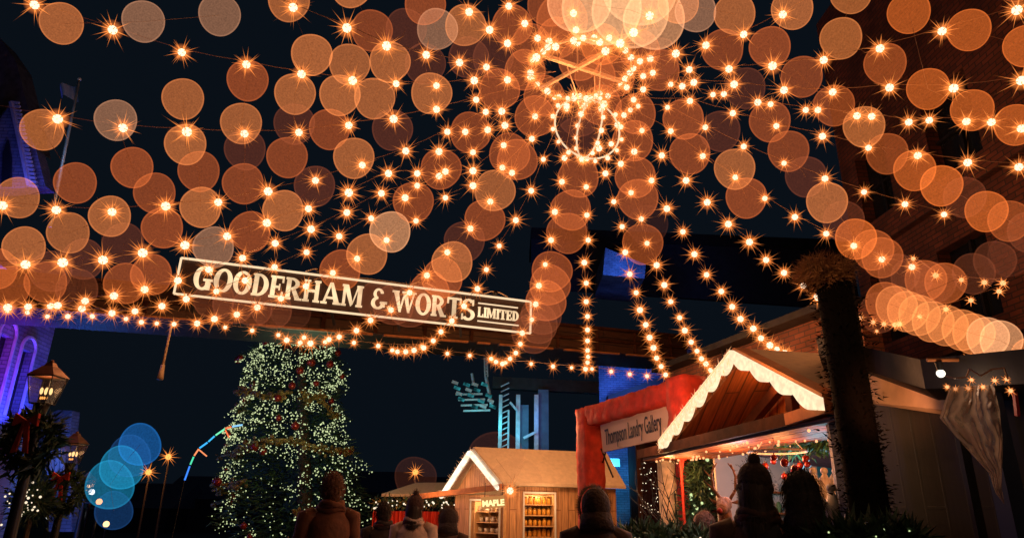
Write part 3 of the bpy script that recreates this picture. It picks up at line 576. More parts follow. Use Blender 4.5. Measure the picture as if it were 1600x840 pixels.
for i in range(7200):
    z = rnd.uniform(.9, Zt - .1) if i % 3 else rnd.uniform(3, Zt - .1)
    ang = rnd.uniform(math.pi, 2 * math.pi) if i % 7 else rnd.uniform(0, 6.283)
    if noise.noise(Vector((math.cos(ang) * 4.1 + 3, math.sin(ang) * 4.1, z * 3.3))) < -.20: continue
    if z < 3.0 and abs(ang - 4.45) < .42 and rnd.random() < .72: continue
    if z < 1.9 and rnd.random() < .3: continue
    p = tree_pt(z, ang, rnd.uniform(.9, 1.05)); r = rnd.choice((.008, .011, .013, .016, .021))
    li.raw([p + Vector(q) * r for q in ((1,0,0),(-1,0,0),(0,1,0),(0,-1,0),(0,0,1),(0,0,-1))], [(0,2,4),(2,1,4),(1,3,4),(3,0,4),(2,0,5),(1,2,5),(3,1,5),(0,3,5)], E_TREE)
tag(li.build('fairy_lights', tr), kind='stuff')
bb = MB(); bb.sph((0, 0, 0), .075, M_BAUB, 12, 8); bb.tube([(0, 0, .07), (0, 0, .1)], .015, M_GOLD, 6); BAUB = mesh_only(bb, 'bauble', True)
for i in range(64):
    z = rnd.uniform(1.2, Zt - .5); inst('bauble', BAUB, tree_pt(z, rnd.uniform(math.pi * 1.02, 1.98 * math.pi), 1.02), tr, (0, 0, 0), rnd.uniform(.8, 1.3))
for z0_, a0_, a1_, dz in ((3.05, 3.3, 6.2, .25), (2.05, 3.2, 4.3, .5), (1.95, 5.0, 6.2, -.5), (4.1, 3.3, 5.0, .35), (4.35, 5.2, 6.1, -.3)):
    b = MB(); n = int((a1_ - a0_) * 16)
    for i in range(n):
        k = i / n; p = tree_pt(z0_ + dz * k - .12 * math.sin(k * 9), lerp(a0_, a1_, k), 1.02)
        for _ in range(4): 
            o_ = Vector((rnd.gauss(0, .05), rnd.gauss(0, .05), rnd.gauss(0, .05))); b.sph(p + o_, (rnd.uniform(.03, .08), .03, rnd.uniform(.02, .06)), M_GOLD, 6, 4)
    b.tube([tree_pt(z0_ + dz * i / n - .12 * math.sin(i / n * 9), lerp(a0_, a1_, i / n), 1.0) for i in range(n)], .03, M_GOLD, 6)
    b.build('gold_garland', tr)
# ------------------------------------------------------------------ small hut (hut one)
def gable_points():
    A = at(695, 771, 13.0); B = at(785, 757, 11.9); Cx = at(740, 702, 12.45); D = at(948, 711, 13.1); E_ = at(978, 763, 12.5)
    return A, B, Cx, D, E_
A, B, Cx, D, E_ = gable_points(); Fp = D + (A - Cx)
h1 = thing('market_hut', ((A + E_) / 2).xy.to_3d(), 'small wooden market hut with cream roof and glowing gable left of the red gate', 'hut')
zz = Vector((0, 0, 1)); th = Vector((0, 0, .05))
b = MB(); b.prism([Cx, D, E_, B], th, M_ROOF); b.build('roof_slope', h1)
b = MB(); b.prism([Cx, A, Fp, D], th, M_ROOF); b.build('roof_slope', h1)
gd = (B - A).normalized(); ld = (E_ - B).normalized(); gdh = Vector((gd.x, gd.y, 0)).normalized(); ldh = Vector((ld.x, ld.y, 0)).normalized()
a_in, b_in = A + gdh * .14 + ldh * .10, B - gdh * .12 + ldh * .10; c_in = Cx + ldh * .10 - th
b = MB(); b.prism([a_in, b_in, c_in], ldh * .04, M_PLANKW); b.build('gable_board', h1)
for p_, q_ in ((A, Cx), (Cx, B)):
    b = MB(); b.bar(p_ - zz * .03 - ldh * .02, q_ - zz * .03 - ldh * .02, .03, .11, M_WHITEP); b.build('bargeboard', h1)
    n = 30; b = MB()
    for i in range(n):
        u_ = lerp(p_, q_, (i + .5) / n) - zz * .05 - ldh * .07; b.sph(u_, .046, E_TUBE, 8, 5)
        for k in range(3):  # glowing needles add the rope light's sparkle
            d = Vector((rnd.gauss(0, 1), rnd.gauss(0, .4), rnd.gauss(0, 1))).normalized(); o2 = d.orthogonal().normalized() * .005
            b.raw([u_ - o2, u_ + o2, u_ + d * rnd.uniform(.07, .13)], [(0, 1, 2)], M_SPIKE if False else E_SMALL)
    b.build('rope_light', h1)
b = MB(); q0 = A - gdh * .55 - ldh * .25 - zz * .06; b.bar(q0, B - ldh * .02 + gdh * .03 - zz * .03, .10, .09, M_ORBEAM); b.build('tie_beam', h1)
def wallq(p, q, z0, z1, th_v, m, holes=()):
    """wall from p to q (ground points) with rectangular holes (s0,s1,z0,z1)"""
    mb = MB(); d = (q - p); L = d.length; d.normalize()
    xs = sorted({0, L, *[h[0] for h in holes], *[h[1] for h in holes]}); zs = sorted({z0, z1, *[h[2] for h in holes], *[h[3] for h in holes]})
    for x0, x1 in zip(xs[:-1], xs[1:]):
        for a_, c_ in zip(zs[:-1], zs[1:]):
            if any(h[0] - 1e-6 <= x0 and x1 <= h[1] + 1e-6 and h[2] - 1e-6 <= a_ and c_ <= h[3] + 1e-6 for h in holes): continue
            pa = p + d * x0; pb = p + d * x1
            mb.prism([Vector((pa.x, pa.y, a_)), Vector((pb.x, pb.y, a_)), Vector((pb.x, pb.y, c_)), Vector((pa.x, pa.y, c_))], th_v, m)
    return mb
def flat(v): return Vector((v.x, v.y, 0))
def hit(px, p, d):
    """distance along the wall p+d*s whose image column is px (at eye height)"""
    lo, hi = -3., 8.
    for _ in range(40):
        mid = (lo + hi) / 2; q = p + d * mid + zz * 1.6 - Vector((0, 0, CAMZ)); x = 800 + FPX * q.dot(rt) / q.dot(fw)
        if x < px: lo = mid
        else: hi = mid
    return lo
gA, gB = flat(a_in), flat(b_in); gd1 = (gB - gA).normalized(); WL = (gB - gA).length
wz = min(A.z, B.z) - .02
s0, s1 = hit(737, gA, gd1), min(WL - .05, hit(783, gA, gd1)); zt1 = at(760, 783, 12.4).z
wallq(gA, gB, 0, wz, ldh * .05, M_PLANKW, [(s0, s1, .7, zt1)]).build('front_wall', h1)
gE = flat(E_) - ldh * .15 - Vector((0, 0, 0)); fB = gB + ldh * .05
fd = (flat(E_) - flat(B)).normalized(); fL = (gE - fB).length; inn = Vector((-fd.y, fd.x, 0));
if inn.y < 0: inn = -inn
s2, s3 = hit(818, fB, fd), hit(867, fB, fd); zt2 = at(842, 772, 12.1).z
wallq(fB, fB + fd * fL, 0, min(B.z, E_.z) - .0, inn * .05, M_PLANKW, [(s2, s3, .7, zt2)]).build('side_wall', h1)
b = MB(); b.prism([gA + ldh * .06 + zz * .01, fB + inn * .06 + zz * .01, fB + fd * fL + inn * .06 + zz * .01, gA + fd * fL + zz * .01], zz * .05, M_PLANKD); b.build('floor_board', h1)
b = MB(); b.prism([gA + fd * .12 + inn * .0, gA + fd * fL, gA + fd * fL + zz * wz, gA + fd * .12 + zz * wz], inn * .05, M_PLANKW); b.build('rear_wall', h1)
mug = MB(); mug.tube([(0, 0, 0), (0, 0, .075)], .036, mat('cream glazed china', (.75, .62, .5), .25), 12); mug.tube([(.03, 0, .02), (.06, 0, .03), (.06, 0, .055), (.03, 0, .065)], .007, MATS['cream glazed china'], 5)
MUG = mesh_only(mug, 'mug', True)
jar = MB(); jar.tube([(0, 0, 0), (0, 0, .085), (0, 0, .1)], [.035, .035, .024], mat('honey filled jar', (.75, .38, .06), .15), 12); jar.tube([(0, 0, .1), (0, 0, .122)], .027, M_GOLD, 12)
JAR = mesh_only(jar, 'jar', True)
def display(p, d, inv, s0, s1, zt, cols, what, ztop_off=.02):
    """open lit shelf case set into the wall; returns nothing"""
    cab = thing('display_shelf', flat(p + d * ((s0 + s1) / 2)) + zz * .7, what[0], 'shelf')
    W_ = s1 - s0; x = inv * .34; mB = mat('lit pine shelf', (.62, .36, .16), .6, 0, 12, .2)
    b = MB(); b.prism([p + d * s0 + x + zz * .7, p + d * s1 + x + zz * .7, p + d * s1 + x + zz * zt, p + d * s0 + x + zz * zt], inv * .02, mB); b.build('back_panel', cab)
    for s_ in (s0 + .012, s1 - .012):
        b = MB(); b.bar(p + d * s_ + x * .5 + zz * .7, p + d * s_ + x * .5 + zz * zt, .32, .02, mB, upv=d); b.build('side_panel', cab)
    zs = [zt - .17 * (k + 1) for k in range(5)]
    for z_ in zs:
        b = MB(); b.prism([p + d * (s0 + .025) + inv * .02 + zz * z_, p + d * (s1 - .025) + inv * .02 + zz * z_, p + d * (s1 - .025) + x * .97 + zz * z_, p + d * (s0 + .025) + x * .97 + zz * z_], zz * .015, mB); b.build('shelf', cab)
    for s_ in (s0, s1):
        b = MB(); b.bar(p + d * s_ - inv * .02 + zz * .7, p + d * s_ - inv * .02 + zz * (zt + .03), .03, .03, M_WHITEP); b.build('trim', cab)
    b = MB(); b.bar(p + d * (s0 - .015) - inv * .02 + zz * (zt + .03), p + d * (s1 + .015) - inv * .02 + zz * (zt + .03), .03, .03, M_WHITEP); b.build('trim', cab)
    for r_, z_ in enumerate(zs[:4]):
        for c_ in range(cols):
            q = p + d * lerp(s0 + .07, s1 - .07, c_ / (cols - 1)) + inv * (.12 + .02 * (r_ % 2)) + zz * (z_ + .0155)
            nm, me, lb, ct, gp = what[1 + (r_ + (1 if cols > 5 else 0)) % (len(what) - 1)]
            o = inst(nm, me, q, None, (0, 0, rnd.uniform(0, 6)), rnd.uniform(.9, 1.1)); tag(o, lb.format(('top', 'second', 'third', 'fourth')[r_]), ct, gp.format(('top', 'second', 'third', 'fourth')[r_]))
    light(p + d * ((s0 + s1) / 2) + inv * .1 + zz * (zt - .03), 13, (1, .62, .3), .03)
    light(p + d * ((s0 + s1) / 2) - inv * .25 + zz * (zt - .1), 4.5, (1, .55, .25), .03)
inv1 = Vector((ldh.x, ldh.y, 0)).normalized()
display(gA, gd1, inv1, s0, s1, zt1, 5, ('lit open shelf case of white mugs in the gable end of the small hut', ('mug', MUG, 'cream china mug on the {} shelf of the left lit case', 'mug', 'mugs on the {} shelf')))
display(fB, fd, inn, s2, s3, zt2, 6, ('lit open shelf case of jars in the long side of the small hut', ('jar', JAR, 'amber honey jar on the {} shelf of the right lit case', 'jar', 'jars on the {} shelf')))
# small lit name board on the hut
cu = bpy.data.curves.new('t', 'FONT'); cu.body = 'MAPLE'; cu.size = .125; cu.extrude = .006; cu.offset = .006; cu.align_x = 'CENTER'; cu.space_character = .95
def text_mesh(cu, mtx, m, name, parent):
    o = bpy.data.objects.new('t', cu); C.objects.link(o); dg = bpy.context.evaluated_depsgraph_get(); me = bpy.data.meshes.new_from_object(o.evaluated_get(dg))
    bpy.data.objects.remove(o); off = Vector(parent['_loc'])
    me.transform(Matrix.Translation(-off) @ mtx); me.materials.clear(); me.materials.append(m); me.name = name
    n = bpy.data.objects.new(name, me); C.objects.link(n); n.parent = parent; return n
def basis(o, x, z):
    x = x.normalized(); z = (z - x * x.dot(z)).normalized(); n = x.cross(z)   # text plane x,z ; normal toward viewer
    m_ = Matrix((x, z, n)).transposed().to_4x4(); m_.translation = o; return m_
nb = at(771, 784, 11.55)
nbt = thing('name_board', nb, 'small glowing yellow MAPLE name board hanging at the corner of the small hut', 'sign')
b = MB(); b.bar(nb - gd1 * .02 + zz * -.015 - Vector((.18, 0, 0)), nb + zz * -.0 + Vector((.18, -.04, .02)), .02, .18, emis('amber lit sign panel', (1, .42, .12), .55)); b.build('panel', nbt)
text_mesh(cu, basis(nb + Vector((0, -.05, -.052)), Vector((1, -.1, .08)), zz), E_SIGNY, 'lettering', nbt)
b = MB(); b.tube([nb + Vector((-.14, 0, .08)), nb + Vector((-.14, .1, .3))], .006, M_BLACK, 5); b.tube([nb + Vector((.14, 0, .08)), nb + Vector((.14, .1, .3))], .006, M_BLACK, 5); b.build('hanger', nbt)
q = at(797, 766, 11.5); t = thing('corner_lamp', q, 'bright bulb on a short arm at the eave corner of the small hut', 'lamp')
inst('bulb', BULBS[1], q, t, (0, 0, 0), 1.2); b = MB(); b.tube([q + Vector((0, 0, .04)), B + Vector((0, .05, 0))], .012, M_ORBEAM, 6); b.build('arm', t)
# ------------------------------------------------------------------ right hut (hut two)
RE, LE, AP, RD = at(1298, 628, 4.45), at(1043, 692, 7.1), at(1157, 553, 5.7), at(1290, 570, 5.85)
rdir = (RD - AP); rdir.z = 0; rdir.normalize(); AP2 = AP + rdir * 3.6; RE2 = RE + rdir * 3.6; LE2 = LE + rdir * 3.6
h2 = thing('market_stall', flat((RE + LE) / 2 + rdir), 'large wooden market stall with glowing white scalloped gable and lit soffit', 'stall')
b = MB(); b.prism([AP, AP2, RE2, RE], th, M_ROOF); b.build('roof_slope', h2)
b = MB(); b.prism([AP, LE, LE2, AP2], th, M_ROOF); b.build('roof_slope', h2)
for p_, q_, k in ((LE, AP, 6), (RE, AP, 4)):
    # scalloped glowing trim hanging under each rake
    b = MB(); n = k * 10; top_, bot = [], []
    for i in range(n + 1):
        u_ = lerp(p_, q_, i / n) - rdir * .10 + zz * .03; top_.append(u_)
        bot.append(u_ - zz * (.055 + .07 * abs(math.sin(math.pi * k * i / n)) ** .8 + (.03 if i == 0 else 0)))
    vs = []
    for u_, l_ in zip(top_, bot): vs += [u_, l_, u_ + rdir * .05, l_ + rdir * .05]
    fs = []
    for i in range(n):
        a_, c_ = i * 4, (i + 1) * 4; fs += [(a_, a_+1, c_+1, c_), (a_+2, c_+2, c_+3, a_+3), (a_+1, a_+3, c_+3, c_+1), (a_, c_, c_+2, a_+2)]
    b.raw(vs, fs + [(0, 2, 3, 1), (n*4, n*4+1, n*4+3, n*4+2)], E_SNOW); b.build('scalloped_trim', h2)
    b = MB(); b.bar(p_ + zz * .02, q_ + zz * .02, .12, .07, M_ORBEAM); b.build('bargeboard', h2)
    if p_ is not LE: continue
    b = MB(); b.tube([p_ - rdir * .104 + zz * .01, q_ - rdir * .104 + zz * .01], .004, E_SMALL, 4)      # sparkle of the lit trim shaped as glowing spikes along the left rake
    for i in range(260):
        u_ = lerp(p_, q_, rnd.random()) - rdir * .107 - zz * rnd.uniform(-.03, .10); d = (Vector((0, 0, 1)) * rnd.gauss(0, 1) + (q_ - p_).normalized() * rnd.gauss(0, 1)).normalized(); o2 = rdir.cross(d).normalized() * .0018
        b.raw([u_ - o2, u_ + o2, u_ + d * rnd.uniform(.03, .07), u_ - rdir * .004], [(0, 1, 2), (0, 3, 2), (3, 1, 2)], E_SMALL)
    b.build('trim_sparkle', h2)
rec = rdir * .55
b = MB(); b.prism([LE + rec + zz * .02, RE + rec + zz * .02, AP + rec - zz * .02], rdir * .05, M_PLANKV); b.build('gable_board', h2)
b = MB(); b.prism([LE + rdir*.02 - th * .4, AP + rdir*.02 - th * .4, AP + rec - th * .4, LE + rec - th * .4], -zz * .02, M_PLANKV); b.build('eave_boards', h2)
b = MB(); b.prism([RE + rdir*.02 - th * .4, AP + rdir*.02 - th * .4, AP + rec - th * .4, RE + rec - th * .4], -zz * .02, M_PLANKV); b.build('eave_boards', h2)
mid = (LE + RE) / 2; kk = rdir * .45
def roofz(t_): return (lerp(LE, AP, t_ / .5) if t_ < .5 else lerp(AP, RE, (t_ - .5) / .5)).z
for t0_, t1_, k0, k1 in ((.24, .60, .0, .9), (.58, .58, .0, .92), (.76, .76, .0, .9)):
    a_ = lerp(LE, RE, t0_) + kk; c_ = lerp(LE, RE, t1_) + kk; c_ = Vector((c_.x, c_.y, lerp(a_.z, roofz(t1_), k1)))
    b = MB(); b.bar(a_ + zz * .02, c_, .09, .07, M_BRACE, upv=rdir); b.build('gable_brace', h2)
TB0 = LE + (LE - RE).normalized() * .75 - zz * .05; b = MB(); b.bar(TB0, mid * .35 + RE * .65 - zz * .05, .10, .09, M_BEAM); b.build('tie_beam', h2)
b = MB(); b.bar(mid * .35 + RE * .65 - zz * .05, RE - zz * .03, .10, .08, M_ORBEAM); b.build('tie_beam', h2)
S0, S1 = LE + (LE - RE).normalized() * .7 - zz * .12, RE + (RE - LE).normalized() * .1 - zz * .12
SI0, SI1 = S0 + rdir * .62, S1 + rdir * .62
b = MB(); b.prism([S0, S1, SI1, SI0], zz * .03, M_PLANKH); b.build('soffit', h2)
nl = thing('soffit_fairy_lights', (S0 + S1) / 2 - zz * .02, 'net of tiny amber bulbs stapled under the boarded soffit of the near stall', 'string lights')
w = MB()
for i in range(4): w.tube([lerp(S0, S1, k / 12) + rdir * (.08 + .15 * i + .02 * (k % 2)) - zz * .012 for k in range(13)], .002, M_BLACK, 4)
w.build('cable', nl)
for i in range(62):
    q = lerp(S0, S1, rnd.random()) + rdir * rnd.choice((.06, .2, .35, .5)) + rdir * rnd.uniform(-.03, .03) - zz * .02
    inst('bulb', BULB_TA, q, nl, (0, 0, 0), rnd.uniform(.5, 1.1))
# interior
IW0, IW1 = flat(LE + rec) + (flat(LE - RE)).normalized() * .1, flat(LE + rdir * 3.5) + flat(LE - RE).normalized() * .1
b = MB(); b.prism([IW0, IW1, IW1 + zz * 2.15, IW0 + zz * 2.15], Vector((0, .06, 0)), M_WHITEP); b.build('end_wall', h2)
bw0, bw1 = flat(RE + rdir * 3.5), flat(LE + rdir * 3.5)
b = MB(); b.prism([bw0, bw1, bw1 + zz * 2.1, bw0 + zz * 2.1], rdir * .06, mat('blue painted back wall', (.25, .42, .5), .7, 0, 3, .1)); b.build('back_wall', h2)
nw0, nw1 = flat(RE + rdir * .62), flat(RE + rdir * 3.5)
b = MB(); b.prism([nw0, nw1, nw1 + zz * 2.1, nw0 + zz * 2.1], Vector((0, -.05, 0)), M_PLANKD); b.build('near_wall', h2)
b = MB(); n = 60; c0, c1 = SI0 + zz * .08, SI1 + zz * .08      # ribbed sloping ceiling
for i in range(n):
    a_, c_ = lerp(c0, c1, i / n), lerp(c0, c1, (i + .55) / n); b.prism([a_, c_, c_ + rdir * 2.8 - zz * .35, a_ + rdir * 2.8 - zz * .35], zz * .03, M_CURT)
b.prism([c0 + zz * .032, c1 + zz * .032, c1 + rdir * 2.8 - zz * .318, c0 + rdir * 2.8 - zz * .318], zz * .02, M_CURT); b.build('ribbed_ceiling', h2)
cn0, cn1 = lerp(flat(LE), flat(RE), .02) + rec, lerp(flat(LE), flat(RE), .98) + rec
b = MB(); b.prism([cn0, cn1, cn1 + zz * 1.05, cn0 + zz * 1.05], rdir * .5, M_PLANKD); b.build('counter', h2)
# blue tinted banner on end wall
e0 = IW0 + rdir * 1.15; b = MB(); b.prism([Vector((e0.x, e0.y - .03, 1.45)), Vector((IW1.x, IW1.y - .03, 1.45)), Vector((IW1.x, IW1.y - .03, 2.0)), Vector((e0.x, e0.y - .03, 2.0))], Vector((0, -.02, 0)), mat('turquoise cloth', (.05, .33, .42), .7, 0, 4, .2))
tag(b.build('backdrop_cloth', loc=e0), 'turquoise cloth pinned on the inside wall of the near stall', 'cloth')
def foliage(mb, p, q, rad, n, rnd, sizes=(.03, .08), mats=None, sag=0):
    for i in range(n):
        k = rnd.random(); c = lerp(p, q, k) - zz * (sag * 4 * k * (1 - k)); o_ = Vector((rnd.gauss(0, rad), rnd.gauss(0, rad), rnd.gauss(0, rad)))
        d = (o_ + Vector((rnd.gauss(0, .03),) * 3)).normalized() if o_.length > 0 else zz; L = rnd.uniform(*sizes); s_ = d.orthogonal().normalized() * L * .16
        s_.rotate(Matrix.Rotation(rnd.uniform(0, 3.1), 3, d)); c = c + o_
        mb.raw([c - s_, c + s_, c + d * L], [(0, 1, 2)], rnd.choice(mats or (M_GREEN, M_GREEN2)))
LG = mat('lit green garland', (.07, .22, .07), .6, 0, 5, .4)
gq0, gq1 = at(1225, 690, 6.0), at(1330, 662, 5.4)
t = thing('pine_garland', gq0, 'green pine garland swagged inside the near stall under the ribbed ceiling', 'garland')
b = MB(); foliage(b, gq0, gq1, .055, 1600, rnd, (.03, .09), (LG, LG, M_GREEN), .03); b.build('foliage', t)
# hanging rack of ornaments
rk = at(1215, 705, 5.6); t = thing('ornament_rack', rk, 'round wire rack hung with red baubles inside the near stall', 'rack')
b = MB(); p = ringpts(rk, .22, 24); b.tube(p + [p[0]], .008, M_WHITEP, 5)
for a in (0, 2.1, 4.2): b.tube([rk + Vector((.22 * math.cos(a), .22 * math.sin(a), 0)), rk + Vector((.1 * math.cos(a), .1 * math.sin(a), .14))], .004, M_WHITEP, 4)
b.build('hoop', t)
for i in range(18):
    a = i * .35; inst('ornament', BAUB, rk + Vector((.21 * math.cos(a), .21 * math.sin(a), -.06 - .04 * (i % 4))), t, (0, 0, 0), rnd.uniform(.26, .42))
# shelves of small goods along the white end wall
gd_m = [mat('goods %d' % i, c_, .5) for i, c_ in enumerate(((.6, .08, .04), (.7, .5, .3), (.15, .3, .12), (.65, .6, .55), (.5, .25, .08), (.1, .25, .4)))]
for r_, zs_ in enumerate((1.30, 1.52, 1.72)):
    p_ = IW0 + rdir * .25 + Vector((0, -.16, zs_)); t = thing('goods_shelf', p_, ('lowest', 'middle', 'highest')[r_] + ' narrow wall shelf of small gifts inside the near stall', 'shelf', 'gift shelves in the stall')
    b = MB(); b.prism([p_, p_ + rdir * 2.2, p_ + rdir * 2.2 + Vector((0, .14, 0)), p_ + Vector((0, .14, 0))], zz * .015, M_ORBEAM); b.build('board', t)
    for i in range(20):
        q = p_ + rdir * (.06 + i * .108) + Vector((0, .07, .0155)); h_ = rnd.uniform(.05, .12); m_ = rnd.choice(gd_m); b = MB()
        if i % 3 == 0: b.tube([q, q + zz * h_ * .7, q + zz * h_], [.03, .026, .012], m_, 10)
        elif i % 3 == 1: b.sph(q + zz * .035, (.03, .03, .035), m_, 10, 8); b.sph(q + zz * .085, .02, m_, 8, 6)
        else: b.box(tuple(q + Vector((-.03, -.025, 0))), tuple(q + Vector((.03, .025, h_))), m_); b.box(tuple(q + Vector((-.005, -.027, -.0))), tuple(q + Vector((.005, -.0255, h_))), M_GOLD)
        b.build('gift', t, i % 3 < 2)
# angels
an = MB(); mW = mat('white porcelain', (.8, .8, .78), .3); an.tube([(0, 0, 0), (0, 0, .07), (0, 0, .12)], [.05, .028, .012], mW, 12); an.sph((0, 0, .135), .02, mW, 10, 6)
for s_ in (-1, 1): an.prism([(0, .012, .06), (s_ * .07, .02, .13), (s_ * .085, .02, .09), (s_ * .05, .02, .04)], (0, .006, 0), mW)
ANG = mesh_only(an, 'angel', True)
sh0 = at(1262, 775, 5.3); 
t = thing('wall_shelf', sh0, 'pale shelf carrying white angels on the right inside the near stall', 'shelf'); b = MB(); b.box((sh0.x - .05, sh0.y - .1, sh0.z - .03), (sh0.x + .75, sh0.y + .15, sh0.z), M_WHITEP); b.build('board', t)
for i, (px, lb) in enumerate(((1276, 'white porcelain angel at the left end of the shelf in the near stall'), (1293, 'white porcelain angel in the middle of the shelf in the near stall'), (1311, 'white porcelain angel at the right end of the shelf in the near stall'))):
    q = at(px, 775, 5.3); q.z = sh0.z + .001; tag(inst('angel_figurine', ANG, q, None, (0, 0, .2 * i), 1.35), lb, 'figurine', 'white angels on the stall shelf')
q = at(1303, 800, 4.7); q.z -= .05; tag(inst('angel_figurine', ANG, q + zz * .0, None, (0, 0, .5), 1.5), 'larger white angel on a tall spindle below the shelf', 'figurine')
b = MB(); b.tube([(q.x, q.y, 0), (q.x, q.y, q.z)], .02, M_WHITEP, 8); tag(b.build('display_spindle', loc=(q.x, q.y, 0)), 'thin white display spindle under the larger angel', 'stand')
# reindeer figure left of shoppers
q = at(1133, 800, 5.9); t = thing('reindeer_figure', Vector((q.x, q.y, 1.05)), 'brown wicker reindeer figure with antlers on the stall counter', 'figurine')
mD = mat('brown wicker', (.30, .14, .07), .8, 0, 30, .4, .8)
b = MB(); b.tube([(q.x, q.y, 1.05), (q.x, q.y, 1.18), (q.x, q.y - .01, 1.32), (q.x - .01, q.y - .04, 1.46), (q.x - .02, q.y - .06, 1.54)], [.085, .11, .085, .055, .05], mD, 12)
b.tube([(q.x + .01, q.y - .03, 1.60), (q.x - .03, q.y - .09, 1.585), (q.x - .075, q.y - .17, 1.545), (q.x - .10, q.y - .21, 1.53)], [.045, .062, .042, .030], mD, 12); b.sph((q.x - .108, q.y - .225, 1.535), .022, M_RED, 8, 6)
for s_ in (-1, 1): b.prism([(q.x + s_ * .04, q.y - .03, 1.60), (q.x + s_ * .13, q.y - .05, 1.63), (q.x + s_ * .10, q.y - .06, 1.585)], (0, .015, 0), mD)
b.build('body', t, True)
for s_ in (-1, 1):
    b = MB(); b.tube([(q.x + s_ * .025, q.y - .045, 1.61), (q.x + s_ * .09, q.y - .04, 1.70), (q.x + s_ * .10, q.y - .04, 1.80), (q.x + s_ * .07, q.y - .04, 1.90)], [.014, .012, .01, .005], mD, 6)
    for z_, dx in ((1.70, .07), (1.78, .06), (1.84, -.05)): b.tube([(q.x + s_ * .095, q.y - .04, z_), (q.x + s_ * (.095 + dx), q.y - .04, z_ + .07)], [.009, .004], mD, 5)
    b.build('antler', t, True)
b = MB(); p = ringpts(Vector((q.x - .01, q.y - .04, 1.44)), .062, 16); b.tube(p + [p[0]], .014, M_RED, 6); b.build('scarf', t, True)
# ------------------------------------------------------------------ red gate
GL, GR = at(921, 640, 10.0), at(1071, 588, 8.0); zg = (GL.z + GR.z) / 2
gt = thing('fabric_gate', flat((GL + GR) / 2), 'square gateway frame wrapped in creased red fabric holding the gallery sign', 'gate')
gdir = flat(GR - GL).normalized(); gn = Vector((gdir.y, -gdir.x, 0)); gn = gn if gn.y < 0 else -gn
def wrapped(a, b_, w, h, name, seed):
    mb = MB(); rn = random.Random(seed); d = (b_ - a); L = d.length; d.normalize(); sd = gn if abs(d.z) < .5 else gn; u_ = sd.cross(d).normalized(); n = int(L / .05); N = 16
    vs, fs = [], []
    for i in range(n + 1):
        for j in range(N):
            t_ = 2 * math.pi * j / N; cx_, sy_ = math.cos(t_), math.sin(t_); k = 1 / max(abs(cx_), abs(sy_)) ** .86
            nz = 1 + .10 * noise.noise(Vector((i * .32 + seed * 9, cx_ * 1.5 + i * .1, sy_ * 1.5)))+ .05 * noise.noise(Vector((i * .9, cx_ * 3, sy_ * 3 + seed)))
            vs.append(a + d * (i * L / n) + sd * (cx_ * k * w / 2 * nz) + u_ * (sy_ * k * h / 2 * nz))
    for i in range(n):
        for j in range(N): fs.append((i*N+j, i*N+(j+1) % N, (i+1)*N+(j+1) % N, (i+1)*N+j))
    fs += [tuple(range(N))[::-1], tuple(n*N + j for j in range(N))]
    mb.raw(vs, fs, M_RED); return mb.build(name, gt, True)
wrapped(flat(GL), flat(GL) + zz * (zg - .05), .30, .30, 'post', 1); wrapped(flat(GR), flat(GR) + zz * (zg + .05), .34, .36, 'post', 2)
wrapped(flat(GL) - gdir * .12 + zz * (GL.z - .12), flat(GR) + gdir * .12 + zz * (GR.z - .16), .30, .27, 'crossbeam', 3)
SP = [at(938, 664, 9.72), at(1050, 623, 8.18), at(1054, 681, 8.18), at(942, 706, 9.72)]
b = MB(); b.prism([SP[3], SP[2], SP[1], SP[0]], -gn * .03, M_PANEL); 
gs = thing('gallery_sign', (SP[0] + SP[2]) / 2, 'cream rectangular sign reading Thompson Landry Gallery hung in the red gate', 'sign'); b.build('panel', gs)
cu = bpy.data.curves.new('t2', 'FONT'); cu.body = 'Thompson Landry Gallery'; cu.size = 1; cu.extrude = .002; cu.align_x = 'CENTER'; cu.align_y = 'CENTER'; cu.offset = .004
xv = (SP[1] - SP[0] + SP[2] - SP[3]) / 2; W_ = xv.length; 
mm = basis((SP[0] + SP[1] + SP[2] + SP[3]) / 4 + gn * .012 - zz * .01 - xv.normalized() * .06, xv, zz) @ Matrix.Diagonal((W_ * .87 / 11.6, .30, 1, 1))
to = text_mesh(cu, mm, M_INK, 'lettering', gs)
b = MB(); b.tube([at(946, 706, 9.75), at(935, 748, 10.2)], .012, M_BLACK, 5); b.tube([at(939, 700, 9.75), at(958, 745, 9.6)], .012, M_BLACK, 5); b.build('guy_rods', gt)
# ------------------------------------------------------------------ mid brick building behind stalls
W0, W1 = at(1040, 588, 13.2), at(1340, 468, 8.4); W1.z = W0.z = (W0.z + W1.z) / 2
mb_ = thing('brick_building', flat((W0 + W1) / 2), 'low red brick building with parapet directly behind the near stall', 'building')
wn = Vector((-(W1 - W0).y, (W1 - W0).x, 0)).normalized(); wn = wn if wn.y > 0 else -wn
b = MB(); b.prism([flat(W0), flat(W1), W1, W0], wn * .3, M_BRICK); b.build('wall', mb_)
b = MB(); b.bar(W0 - wn * .05 + zz * .05, W1 - wn * .05 + zz * .05, .5, .1, M_DARKSTEEL); b.build('coping', mb_)
b = MB(); q = lerp(W0, W1, .42) - wn * .1; b.tube([q + zz * .15, q - zz * .25], .02, M_BLACK, 6); b.build('vent_pipe', mb_)
b = MB(); b.prism([flat(W0) + wn * 1, flat(W0) + wn * 4, W0 + wn * 4 - zz, W0 + wn * 1 - zz], (W1 - W0) * .6, M_DARKSTEEL); b.build('rear_block', mb_)
